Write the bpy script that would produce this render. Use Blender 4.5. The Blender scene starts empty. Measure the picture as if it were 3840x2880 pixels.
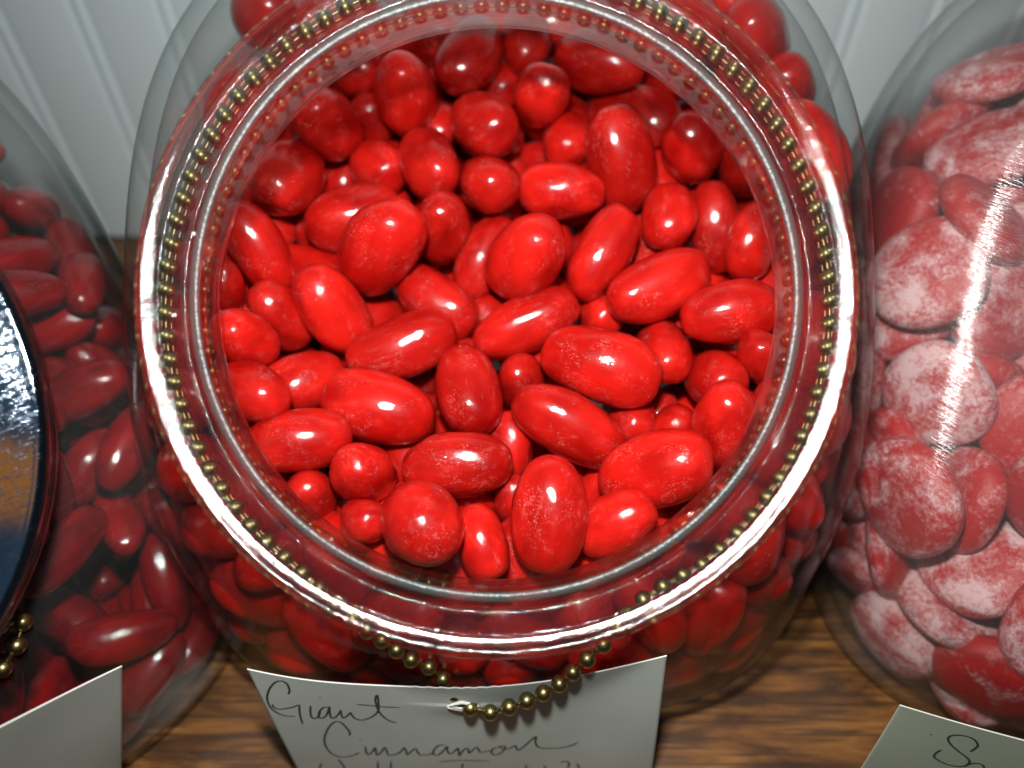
import bpy, bmesh, math, random
from mathutils import Vector, Matrix, Quaternion

# ------------------------------------------------------------------ camera, world, lamp, exposure
scene = bpy.context.scene
COL = scene.collection
TH = math.radians(48.1); SN, CS = math.sin(TH), math.cos(TH)
CAMH = 0.25
cam_data = bpy.data.cameras.new('camera'); cam = bpy.data.objects.new('camera', cam_data); COL.objects.link(cam)
cam.location = (0, 0, CAMH); cam.rotation_euler = (math.pi/2 - TH, 0, 0)
cam_data.sensor_width = 36; cam_data.lens = 26.72
cam_data.clip_start = 0.005; cam_data.clip_end = 20
cam_data.dof.use_dof = True; cam_data.dof.focus_distance = 0.184; cam_data.dof.aperture_fstop = 6.3
scene.camera = cam

world = bpy.data.worlds.new('World'); scene.world = world; world.use_nodes = True
nt = world.node_tree; nt.nodes.clear()
wo = nt.nodes.new('ShaderNodeOutputWorld'); bg = nt.nodes.new('ShaderNodeBackground')
tc = nt.nodes.new('ShaderNodeTexCoord')
def room_patch(d, c0, c1, col, prev):
    """a soft patch of room light round the direction d"""
    dp = nt.nodes.new('ShaderNodeVectorMath'); dp.operation = 'DOT_PRODUCT'; nt.links.new(tc.outputs['Generated'], dp.inputs[0])
    L = math.sqrt(sum(x*x for x in d)); dp.inputs[1].default_value = [x/L for x in d]
    r = nt.nodes.new('ShaderNodeMapRange'); r.interpolation_type = 'SMOOTHSTEP'
    r.inputs[1].default_value = math.cos(math.radians(c1)); r.inputs[2].default_value = math.cos(math.radians(c0))
    nt.links.new(dp.outputs['Value'], r.inputs[0])
    m = nt.nodes.new('ShaderNodeMix'); m.data_type = 'RGBA'; nt.links.new(r.outputs[0], m.inputs[0])
    if hasattr(prev, 'links'): nt.links.new(prev, m.inputs[6])
    else: m.inputs[6].default_value = prev
    m.inputs[7].default_value = col
    return m.outputs[2]
c = room_patch((.19, -.50, .84), 8, 34, (.06, .11, .16, 1), (.016, .018, .020, 1))
c = room_patch((.38, -.57, .72), 2, 5, (.9, .30, .06, 1), c)
c = room_patch((-.55, -.35, .75), 2, 8, (1.3, 1.0, .7, 1), c)
nt.links.new(c, bg.inputs['Color']); bg.inputs['Strength'].default_value = 1.0
nt.links.new(bg.outputs[0], wo.inputs[0])

# the camera's own flash, just above and beside the lens
fl = bpy.data.lights.new('camera_flash', 'AREA'); fl.shape = 'RECTANGLE'; fl.size = 0.020; fl.size_y = 0.013
fl.energy = 0.84; fl.color = (1.0, 0.985, 0.96)
flash = bpy.data.objects.new('camera_flash', fl); COL.objects.link(flash)
flash.location = (-0.007, -0.004*CS + 0.064*SN, CAMH + 0.004*SN + 0.064*CS)
flash.rotation_euler = (math.pi/2 - TH - math.radians(22), 0, math.radians(-13))
FLASH_MNEE = False

scene.view_settings.view_transform = 'Standard'; scene.view_settings.look = 'None'
scene.view_settings.exposure = 0.2; scene.view_settings.gamma = 1.0
scene.view_settings.use_curve_mapping = False
cy = scene.cycles
cy.max_bounces = 24; cy.transmission_bounces = 20; cy.transparent_max_bounces = 24
cy.glossy_bounces = 8; cy.diffuse_bounces = 3
cy.caustics_refractive = True; cy.caustics_reflective = False
cy.sample_clamp_indirect = 4.0; cy.blur_glossy = 0.3
cy.use_denoising = True
if FLASH_MNEE: fl.cycles.is_caustics_light = True

# ------------------------------------------------------------------ helpers
def tag(o, label=None, cat=None, group=None, kind=None):
    if label: o['label'] = label
    if cat: o['category'] = cat
    if group: o['group'] = group
    if kind: o['kind'] = kind
    return o
def mesh(name, V, F, mat=None, smooth=True):
    me = bpy.data.meshes.new(name); me.from_pydata([tuple(v) for v in V], [], F); me.update()
    if smooth: me.polygons.foreach_set('use_smooth', [True]*len(me.polygons))
    if mat: me.materials.append(mat)
    return me
def link(name, data, parent=None):
    o = bpy.data.objects.new(name, data); COL.objects.link(o)
    if parent: o.parent = parent
    return o
def empty(name, loc=(0, 0, 0), rz=0):
    o = bpy.data.objects.new(name, None); COL.objects.link(o); o.location = loc
    o.rotation_euler = (0, 0, rz); o.empty_display_size = .01
    return o
def tube(points, rad, seg=10, closed=False):
    V = []; F = []; n = len(points); P = [Vector(p) for p in points]
    up = Vector((0, 0, 1))
    for i, p in enumerate(P):
        a = P[(i-1) % n] if (closed or i) else p; b = P[(i+1) % n] if (closed or i < n-1) else p
        t = (b-a).normalized(); s = t.cross(up)
        if s.length < .05: s = t.cross(Vector((0, 1, 0)))
        s.normalize(); w = s.cross(t)
        for k in range(seg):
            q = 2*math.pi*k/seg; V.append(p + (s*math.cos(q)+w*math.sin(q))*rad)
    for i in range(n if closed else n-1):
        for k in range(seg):
            a = i*seg+k; b = i*seg+(k+1) % seg; j = ((i+1) % n)*seg
            F.append((a, b, j+(k+1) % seg, j+k))
    return V, F
def spline(P, sub=8):
    out = []; n = len(P)
    for i in range(n-1):
        p0 = P[max(i-1, 0)]; p1 = P[i]; p2 = P[i+1]; p3 = P[min(i+2, n-1)]
        for s in range(sub):
            t = s/sub
            out.append(tuple(0.5*((2*b)+(-a+c)*t+(2*a-5*b+4*c-d)*t*t+(-a+3*b-3*c+d)*t**3) for a, b, c, d in zip(p0, p1, p2, p3)))
    out.append(tuple(P[-1])); return out

# ------------------------------------------------------------------ materials
class NT:
    def __init__(s, name):
        s.m = bpy.data.materials.new(name); s.m.use_nodes = True; s.t = s.m.node_tree
        s.b = s.t.nodes['Principled BSDF']; s.out = s.t.nodes['Material Output']
    def n(s, typ, **kw):
        x = s.t.nodes.new('ShaderNode'+typ)
        for k, v in kw.items():
            if k in x.inputs: x.inputs[k].default_value = v
            else: setattr(x, k, v)
        return x
    def l(s, a, b): s.t.links.new(a, b)
    def ramp(s, fac, stops):
        r = s.n('ValToRGB'); el = r.color_ramp.elements
        el[0].position, el[0].color = stops[0]; el[1].position, el[1].color = stops[-1]
        for p, c in stops[1:-1]:
            q = el.new(p); q.color = c
        s.l(fac, r.inputs['Fac']); return r
    def math(s, op, a, b=None):
        x = s.n('Math', operation=op)
        for i, v in enumerate((a, b)):
            if v is None: continue
            if hasattr(v, 'links'): s.l(v, x.inputs[i])
            else: x.inputs[i].default_value = v
        return x.outputs[0]
    def mix(s, fac, a, b):
        x = s.n('Mix', data_type='RGBA')
        for sock, v in ((x.inputs[0], fac), (x.inputs[6], a), (x.inputs[7], b)):
            if hasattr(v, 'links'): s.l(v, sock)
            else: sock.default_value = v
        return x.outputs[2]
def g(v): return (v, v, v, 1)

def candy_mat(name, deep, light, rough, speck, sss=.35):
    t = NT(name); b = t.b
    oi = t.n('ObjectInfo'); tc = t.n('TexCoord')
    mp = t.n('Mapping'); t.l(tc.outputs['Object'], mp.inputs['Vector'])
    off = t.n('CombineXYZ')
    for i in range(3): t.l(t.math('MULTIPLY', oi.outputs['Random'], (37., 91., 53.)[i]), off.inputs[i])
    t.l(off.outputs[0], mp.inputs['Location'])
    n1 = t.n('TexNoise', Scale=2.2, Detail=3.0); t.l(mp.outputs[0], n1.inputs['Vector'])
    base = t.mix(t.ramp(n1.outputs['Fac'], [(.3, g(0)), (.72, g(1))]).outputs[0], deep, light)
    # each sweet a touch different in depth of colour
    hs = t.n('HueSaturation'); t.l(base, hs.inputs['Color'])
    t.l(t.math('ADD', t.math('MULTIPLY', oi.outputs['Random'], .34), .80), hs.inputs['Value'])
    # fine pale sugar specks, gathered in patches
    vo = t.n('TexVoronoi', Scale=36.0, Randomness=1.0); t.l(mp.outputs[0], vo.inputs['Vector'])
    sp = t.ramp(vo.outputs['Distance'], [(.08, g(1)), (.26, g(0))]).outputs[0]
    n2 = t.n('TexNoise', Scale=3.1, Detail=4.0, Roughness=.65); t.l(mp.outputs[0], n2.inputs['Vector'])
    msk = t.ramp(n2.outputs['Fac'], [(.50, g(0)), (.70, g(1))]).outputs[0]
    n3 = t.n('TexNoise', Scale=15.0, Detail=5.0, Roughness=.7); t.l(mp.outputs[0], n3.inputs['Vector'])
    dust = t.ramp(n3.outputs['Fac'], [(.52, g(0)), (.78, g(1))]).outputs[0]
    f = t.math('MULTIPLY', t.math('ADD', t.math('MULTIPLY', sp, .72), t.math('MULTIPLY', dust, .38)), t.math('MULTIPLY', msk, speck))
    col = t.mix(f, hs.outputs[0], (.80, .42, .38, 1))
    t.l(col, b.inputs['Base Color'])
    t.l(t.math('ADD', t.math('MULTIPLY', f, .35), rough), b.inputs['Roughness'])
    b.inputs['Subsurface Weight'].default_value = sss
    b.inputs['Subsurface Radius'].default_value = (.0075, .0009, .0006); b.inputs['Subsurface Scale'].default_value = 1.0
    t.l(t.math('SUBTRACT', 1.0, t.math('MULTIPLY', t.math('FRACT', t.math('MULTIPLY', oi.outputs['Random'], 7.3)), .35)), b.inputs['Coat Weight']); b.inputs['Coat Roughness'].default_value = .05; b.inputs['Coat IOR'].default_value = 1.6; b.inputs['Specular IOR Level'].default_value = .12
    b.inputs['IOR'].default_value = 1.5
    bm_ = t.n('Bump', Strength=.30, Distance=.0005)
    n4 = t.n('TexNoise', Scale=8.0, Detail=6.0, Roughness=.65); t.l(mp.outputs[0], n4.inputs['Vector'])
    n5 = t.n('TexNoise', Scale=2.6, Detail=2.0); t.l(mp.outputs[0], n5.inputs['Vector'])
    t.l(t.math('ADD', t.math('ADD', n4.outputs['Fac'], t.math('MULTIPLY', f, .8)), t.math('MULTIPLY', n5.outputs['Fac'], 2.2)), bm_.inputs['Height'])
    t.l(bm_.outputs[0], b.inputs['Normal']); t.l(bm_.outputs[0], b.inputs['Coat Normal'])
    return t.m
M_BEAN = candy_mat('red_candy_shell', (.32, .0030, .0020, 1), (.63, .0135, .008, 1), .36, 1.0, .45)
M_BEAN2 = candy_mat('shaded_dark_red_candy_shell', (.11, .001, .0025, 1), (.28, .0035, .005, 1), .36, .35, .2)  # dark red, base lowered further to carry the weaker flash on the left jar

def sugar_mat():
    t = NT('sugared_candy'); b = t.b
    oi = t.n('ObjectInfo'); tc = t.n('TexCoord'); mp = t.n('Mapping'); t.l(tc.outputs['Object'], mp.inputs['Vector'])
    off = t.n('CombineXYZ')
    for i in range(3): t.l(t.math('MULTIPLY', oi.outputs['Random'], (41., 77., 29.)[i]), off.inputs[i])
    t.l(off.outputs[0], mp.inputs['Location']); mp.inputs['Scale'].default_value = (.45, 1, 1)
    n1 = t.n('TexNoise', Scale=3.0, Detail=6.0, Roughness=.68, Distortion=.4); t.l(mp.outputs[0], n1.inputs['Vector'])
    n2 = t.n('TexNoise', Scale=26.0, Detail=5.0, Roughness=.85); t.l(mp.outputs[0], n2.inputs['Vector'])
    s = t.math('ADD', t.math('MULTIPLY', n1.outputs['Fac'], .90), t.math('MULTIPLY', n2.outputs['Fac'], .60))
    s = t.math('ADD', s, t.math('MULTIPLY', t.math('SUBTRACT', oi.outputs['Random'], .5), .16))
    f = t.ramp(s, [(.69, g(.01)), (.78, g(.25)), (.90, g(.9))]).outputs[0]
    col = t.mix(f, (.46, .008, .008, 1), (.80, .55, .56, 1))
    t.l(col, b.inputs['Base Color'])
    t.l(t.math('ADD', t.math('MULTIPLY', f, .4), .38), b.inputs['Roughness'])
    b.inputs['Subsurface Weight'].default_value = .3; b.inputs['Subsurface Radius'].default_value = (.004, .0008, .0006)
    b.inputs['Subsurface Scale'].default_value = 1.0
    bm_ = t.n('Bump', Strength=.6, Distance=.0005); t.l(s, bm_.inputs['Height']); t.l(bm_.outputs[0], b.inputs['Normal'])
    return t.m
M_SUGAR = sugar_mat()

def glass_mat(name, kind, haze=.001, rough=.05):
    """kind 'wall': thin blown wall, seen straight on nearly clear and at a slant tinted with painted edge bands; 'rim': thick pressed glass; 'frost': the rough mould seam"""
    t = NT(name); t.t.nodes.remove(t.b)
    tc = t.n('TexCoord')
    mp = t.n('Mapping', Scale=(60, 60, 1500)); t.l(tc.outputs['Object'], mp.inputs['Vector'])
    scr = t.n('TexNoise', Scale=1.0, Detail=4.0, Roughness=.7); t.l(mp.outputs[0], scr.inputs['Vector'])
    wav = t.n('TexNoise', Scale=55.0 if kind == 'wall' else 420.0, Detail=2.0); t.l(tc.outputs['Object'], wav.inputs['Vector'])
    bmp = t.n('Bump', Strength=.5 if kind == 'wall' else .35, Distance=.0006 if rough > .15 else .00012)
    if kind == 'wall':
        t.l(t.math('ADD', scr.outputs['Fac'], t.math('MULTIPLY', wav.outputs['Fac'], 3.0)), bmp.inputs['Height'])
    else:   # fine radial grinding marks round the mouth axis
        sx = t.n('SeparateXYZ'); t.l(tc.outputs['Object'], sx.inputs[0])
        uu = t.math('ADD', t.math('MULTIPLY', t.math('ADD', sx.outputs['Y'], .0651), SN), t.math('MULTIPLY', t.math('SUBTRACT', sx.outputs['Z'], .1413), CS))
        an = t.math('ARCTAN2', uu, sx.outputs['X'])
        cx = t.n('CombineXYZ'); t.l(t.math('MULTIPLY', an, 55.0), cx.inputs[0]); t.l(t.math('MULTIPLY', uu, 20.0), cx.inputs[1])
        rn = t.n('TexNoise', Scale=1.0, Detail=5.0, Roughness=.75); t.l(cx.outputs[0], rn.inputs['Vector'])
        t.l(t.math('ADD', t.math('MULTIPLY', rn.outputs['Fac'], 2.0), t.math('MULTIPLY', wav.outputs['Fac'], .5)), bmp.inputs['Height'])
    geo = t.n('NewGeometry')
    fr = t.n('Fresnel'); t.l(bmp.outputs[0], fr.inputs['Normal'])
    t.l(t.math('SUBTRACT', 1.5, t.math('MULTIPLY', geo.outputs['Backfacing'], 1.5-1/1.5)), fr.inputs['IOR'])
    gl = t.n('BsdfGlossy', Roughness={'wall': rough, 'rim': .04, 'frost': .28}[kind]); t.l(bmp.outputs[0], gl.inputs['Normal'])
    tr = t.n('BsdfTransparent', Color=(.985, .99, .985, 1))
    lw = t.n('LayerWeight', Blend=.5)
    # slanting rays cross more glass; dark and light refraction bands painted into the tint
    if kind == 'wall': t.l(t.ramp(lw.outputs['Facing'], [(.0, (.985, .99, .985, 1)), (.60, (.96, .97, .965, 1)), (.82, (.90, .92, .91, 1)), (.90, (.58, .60, .59, 1)), (.95, (.80, .82, .81, 1)), (1., (.30, .32, .31, 1))]).outputs[0], tr.inputs['Color'])
    m2 = t.n('MixShader'); t.l(fr.outputs[0], m2.inputs[0]); t.l(tr.outputs[0], m2.inputs[1]); t.l(gl.outputs[0], m2.inputs[2])
    if kind == 'rim':
        rf = t.n('BsdfGlass', IOR=1.5, Roughness=0.0, Color=(.97, .98, .97, 1))
        mg = t.n('MixShader'); mg.inputs[0].default_value = RIM_REFR
        t.l(m2.outputs[0], mg.inputs[1]); t.l(rf.outputs[0], mg.inputs[2]); m2 = mg
    if kind == 'frost':   # rough mould seam: grainy, sparkling, only half clear
        gn = t.n('TexNoise', Scale=1400.0, Detail=3.0); t.l(tc.outputs['Object'], gn.inputs['Vector'])
        bmp.inputs['Strength'].default_value = 1.0; bmp.inputs['Distance'].default_value = .00015; t.l(gn.outputs['Fac'], bmp.inputs['Height'])
        g3 = t.n('BsdfGlossy', Roughness=.35, Color=(.09, .10, .10, 1)); t.l(bmp.outputs[0], g3.inputs['Normal'])
        d3 = t.n('BsdfDiffuse', Color=(.085, .10, .095, 1)); t.l(bmp.outputs[0], d3.inputs['Normal'])
        g2 = t.n('AddShader'); t.l(g3.outputs[0], g2.inputs[0]); t.l(d3.outputs[0], g2.inputs[1])
        mg = t.n('MixShader'); mg.inputs[0].default_value = .42
        tr2 = t.n('BsdfTransparent', Color=(.55, .58, .57, 1)); t.l(tr2.outputs[0], mg.inputs[1]); t.l(g2.outputs[0], mg.inputs[2]); m2 = mg
    # handling dust and fine scratches that catch the flash
    df = t.n('BsdfDiffuse', Color=(.78, .80, .80, 1))
    pn = t.n('TexNoise', Scale=22.0, Detail=3.0); t.l(tc.outputs['Object'], pn.inputs['Vector'])
    pt_ = t.ramp(pn.outputs['Fac'], [(.35, g(.35)), (.7, g(1))]).outputs[0]
    sc2 = t.ramp(scr.outputs['Fac'], [(.45, g(.55)), (.75, g(1))]).outputs[0]
    f = t.math('MULTIPLY', t.math('MULTIPLY', pt_, sc2), haze)
    m3 = t.n('MixShader'); t.l(f, m3.inputs[0]); t.l(m2.outputs[0], m3.inputs[1]); t.l(df.outputs[0], m3.inputs[2])
    t.l(m3.outputs[0], t.out.inputs['Surface'])
    return t.m
RIM_REFR = .34
M_WALLG = glass_mat('blown_glass_wall', 'wall', .007); M_WALLG_D = glass_mat('sugar_dusted_glass_wall', 'wall', .035, .17); M_WALLG_L = glass_mat('smeared_glass_wall', 'wall', .014, .10); M_RIM = glass_mat('pressed_glass_rim', 'rim'); M_FROST = glass_mat('rough_glass_seam', 'frost')


def brass_mat():
    t = NT('aged_brass'); b = t.b; b.inputs['Metallic'].default_value = 1
    tc = t.n('TexCoord'); n = t.n('TexNoise', Scale=3.0, Detail=4.0); t.l(tc.outputs['Object'], n.inputs['Vector'])
    t.l(t.ramp(n.outputs['Fac'], [(.3, (.24, .19, .07, 1)), (.7, (.44, .37, .16, 1))]).outputs[0], b.inputs['Base Color'])
    t.l(t.ramp(n.outputs['Fac'], [(.3, g(.40)), (.7, g(.24))]).outputs[0], b.inputs['Roughness'])
    return t.m
M_BRASS = brass_mat()

def chrome_mat():
    t = NT('scratched_chrome'); b = t.b; b.inputs['Metallic'].default_value = 1
    b.inputs['Base Color'].default_value = (.22, .27, .33, 1)
    tc = t.n('TexCoord'); tot = None
    for q, (sc, rot, lo) in enumerate((((260, 4200, 260), .25, .60), ((4000, 330, 400), .55, .64), ((500, 3600, 500), 1.2, .62))):
        mp = t.n('Mapping', Scale=sc); t.l(tc.outputs['Object'], mp.inputs['Vector']); mp.inputs['Rotation'].default_value = (0, 0, rot)
        n = t.n('TexNoise', Scale=1.0, Detail=3.0, Distortion=.6); t.l(mp.outputs[0], n.inputs['Vector'])
        r = t.ramp(n.outputs['Fac'], [(lo, g(0)), (lo+.08, g(1))]).outputs[0]
        tot = r if tot is None else t.math('ADD', tot, r)
    t.l(t.math('ADD', t.math('MULTIPLY', tot, .10), .055), b.inputs['Roughness'])
    bm_ = t.n('Bump', Strength=.12, Distance=.00004); t.l(tot, bm_.inputs['Height']); t.l(bm_.outputs[0], b.inputs['Normal'])
    return t.m
M_CHROME = chrome_mat()

def paper_mat(name, c1, c2):
    t = NT(name); b = t.b; b.inputs['Roughness'].default_value = .75; b.inputs['Specular IOR Level'].default_value = .25
    tc = t.n('TexCoord'); n = t.n('TexNoise', Scale=28.0, Detail=4.0); t.l(tc.outputs['Object'], n.inputs['Vector'])
    t.l(t.ramp(n.outputs['Fac'], [(.3, c1), (.7, c2)]).outputs[0], b.inputs['Base Color'])
    n2 = t.n('TexNoise', Scale=900.0, Detail=3.0); t.l(tc.outputs['Object'], n2.inputs['Vector'])
    bm_ = t.n('Bump', Strength=.15, Distance=.0001); t.l(n2.outputs['Fac'], bm_.inputs['Height']); t.l(bm_.outputs[0], b.inputs['Normal'])
    return t.m
M_PAPER = paper_mat('white_card', (.38, .43, .385, 1), (.46, .51, .46, 1))
M_PAPER_G = paper_mat('greenish_card', (.22, .27, .20, 1), (.28, .32, .25, 1))
M_TORN = paper_mat('torn_card_fibre', (.80, .81, .78, 1), (.86, .86, .83, 1))
def plain(name, c, r=.5):
    t = NT(name); n = t.n('TexNoise', Scale=60.0); k = t.ramp(n.outputs['Fac'], [(.3, tuple(x*.85 for x in c[:3])+(1,)), (.7, c)])
    t.l(k.outputs[0], t.b.inputs['Base Color']); t.b.inputs['Roughness'].default_value = r; return t.m
M_INK = plain('black_ink', (.035, .042, .042, 1), .6)

def wood_mat():
    t = NT('oak_counter'); b = t.b
    tc = t.n('TexCoord'); mp = t.n('Mapping', Scale=(7, 38, 7)); t.l(tc.outputs['Object'], mp.inputs['Vector'])
    mp.inputs['Rotation'].default_value = (0, 0, math.radians(14))
    n1 = t.n('TexNoise', Scale=2.3, Detail=6.0, Roughness=.62, Distortion=1.6); t.l(mp.outputs[0], n1.inputs['Vector'])
    mp2 = t.n('Mapping', Scale=(26, 520, 20)); t.l(tc.outputs['Object'], mp2.inputs['Vector']); mp2.inputs['Rotation'].default_value = (0, 0, math.radians(14))
    n2 = t.n('TexNoise', Scale=1.3, Detail=3.0); t.l(mp2.outputs[0], n2.inputs['Vector'])
    c = t.ramp(n1.outputs['Fac'], [(.30, (.03, .014, .005, 1)), (.43, (.10, .040, .012, 1)), (.57, (.23, .095, .024, 1)), (.76, (.42, .19, .045, 1))]).outputs[0]
    c = t.mix(t.ramp(n2.outputs['Fac'], [(.50, g(0)), (.60, g(.75))]).outputs[0], c, (.040, .022, .010, 1))
    t.l(c, b.inputs['Base Color']); b.inputs['Roughness'].default_value = .38
    bm_ = t.n('Bump', Strength=.2, Distance=.0004); t.l(n2.outputs['Fac'], bm_.inputs['Height']); t.l(bm_.outputs[0], b.inputs['Normal'])
    return t.m
M_WOOD = wood_mat()
def wall_mat():
    t = NT('painted_beadboard'); b = t.b; b.inputs['Roughness'].default_value = .5
    tc = t.n('TexCoord'); n = t.n('TexNoise', Scale=9.0, Detail=3.0); t.l(tc.outputs['Object'], n.inputs['Vector'])
    t.l(t.ramp(n.outputs['Fac'], [(.3, (.72, .85, .85, 1)), (.7, (.78, .90, .90, 1))]).outputs[0], b.inputs['Base Color'])
    return t.m
M_WALL = wall_mat()

# ------------------------------------------------------------------ jar profile
FPX = 1642.0
def unproj(px,py,d):
    a=(px-1106)/FPX*d; b=(829.5-py)/FPX*d
    return (a, d*CS+b*SN, CAMH-d*SN+b*CS)
D0=0.163
MC=unproj(1072,640,D0)           # mouth centre (flange top plane)
OX,OY=MC[0],0.188                # jar origin
NRM=(-CS,SN); UPV=(SN,CS)        # (y,z) mouth normal and in-plane up
def neck(h,r): # -> F,B,w,n
    cy,cz=MC[1]+h*NRM[0],MC[2]+h*NRM[1]
    return ((cy-r*UPV[0],cz-r*UPV[1]),(cy+r*UPV[0],cz+r*UPV[1]),r,2.0)
OUT=[neck(-.020,.070),
 ((.0835,.074),(.1975,.1775),.079,2.1),((.0800,.067),(.212,.183),.090,2.3),((.0765,.057),(.232,.186),.098,2.6),
 ((.0745,.045),(.256,.181),.1025,2.8),((.0745,.034),(.277,.161),.1035,3.0),((.0755,.023),(.290,.128),.1030,3.3),
 ((.0780,.013),(.2955,.087),.1010,3.6),((.082,.006),(.2945,.045),.0995,3.9),((.087,.002),(.290,.015),.097,4.0),
 ((.093,.0005),(.283,.003),.093,4.0),((.102,0),(.270,0),.086,4.0)]
def catmull(P,sub):
    out=[]
    n=len(P)
    for i in range(n-1):
        p0=P[max(i-1,0)];p1=P[i];p2=P[i+1];p3=P[min(i+2,n-1)]
        for s in range(sub):
            t=s/sub
            out.append(tuple(0.5*((2*b)+(-a+c)*t+(2*a-5*b+4*c-d)*t*t+(-a+3*b-3*c+d)*t**3) for a,b,c,d in zip(p0,p1,p2,p3)))
    out.append(tuple(P[-1])); return out
def flat(r): return (r[0][0],r[0][1],r[1][0],r[1][1],r[2],r[3])
OUTS=catmull([flat(r) for r in OUT],4)
def offs(poly,t,sgn):
    res=[]
    for i,(y,z) in enumerate(poly):
        a=poly[max(i-1,0)];b=poly[min(i+1,len(poly)-1)]
        dy,dz=b[0]-a[0],b[1]-a[1];L=math.hypot(dy,dz) or 1
        res.append((y-sgn*dz/L*t,z+sgn*dy/L*t))
    return res
FLOOR=.0095
def inner(t=.004):
    F=offs([(r[0],r[1]) for r in OUTS],t,1); B=offs([(r[2],r[3]) for r in OUTS],t,-1)
    res=[]
    for i,r in enumerate(OUTS):
        k=min(1,i/6.0)
        res.append((F[i][0],max(F[i][1],FLOOR),B[i][0],max(B[i][1],FLOOR),r[4]-t,r[5]))
    return res
def ring(r,seg=96):
    fy,fz,by,bz,w,n=r
    cy,cz=(fy+by)/2,(fz+bz)/2; ay,az=(by-fy)/2,(bz-fz)/2
    pts=[]
    for k in range(seg):
        t=2*math.pi*k/seg
        c,s=math.cos(t),math.sin(t)
        e=2/n
        x=w*math.copysign(abs(c)**e,c); q=math.copysign(abs(s)**e,s)
        pts.append((x,cy+ay*q-OY,cz+az*q))
    return pts
LIP=[(-.020,.0665),(-.017,.0655),(-.0135,.0643),(-.0112,.0637),(-.0090,.0633),(-.006,.0634),(-.003,.0637),(-.0014,.06385),(-.0006,.0641),(-.0003,.0648),(-.0006,.0661),(-.0030,.0666),(-.0047,.0670),(-.0047,.0679),(-.0044,.0700),(-.0034,.0739),(-.0033,.0742),(-.00255,.0757),(-.00186,.0772),(-.00177,.07735),(-.00172,.07755),(-.00176,.0778),(-.00205,.0782),(-.0025,.0787),(-.0030,.0792),(-.0060,.0793),(-.0092,.0790),(-.0106,.0780),(-.0110,.0765),(-.0112,.0735),(-.0116,.0713),(-.0130,.0703),(-.0160,.0698)]
def jar_rings():
    I=inner(); I=I[2:]
    R=[]
    c=I[-1]
    for s in (.02,.5,.85): R.append(((c[0]+c[2])/2-(c[2]-c[0])/2*s,FLOOR,(c[0]+c[2])/2+(c[2]-c[0])/2*s,FLOOR,c[4]*s,2.4))
    R+=I[::-1]
    for r in LIPS: R.append(flat(neck(*r)))
    R+=OUTS
    c=OUTS[-1]
    for s in (.92,.88,.5,.02): R.append(((c[0]+c[2])/2-(c[2]-c[0])/2*s,.0 if s>.9 else .0015,(c[0]+c[2])/2+(c[2]-c[0])/2*s,.0 if s>.9 else .0015,c[4]*s,2.5))
    return R
LIPS=catmull(LIP,2)
XF = {"mid": (OX, OY, 0), "left": (-0.209, 0.131, 35), "right": (0.207, 0.17, -10)}
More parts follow.
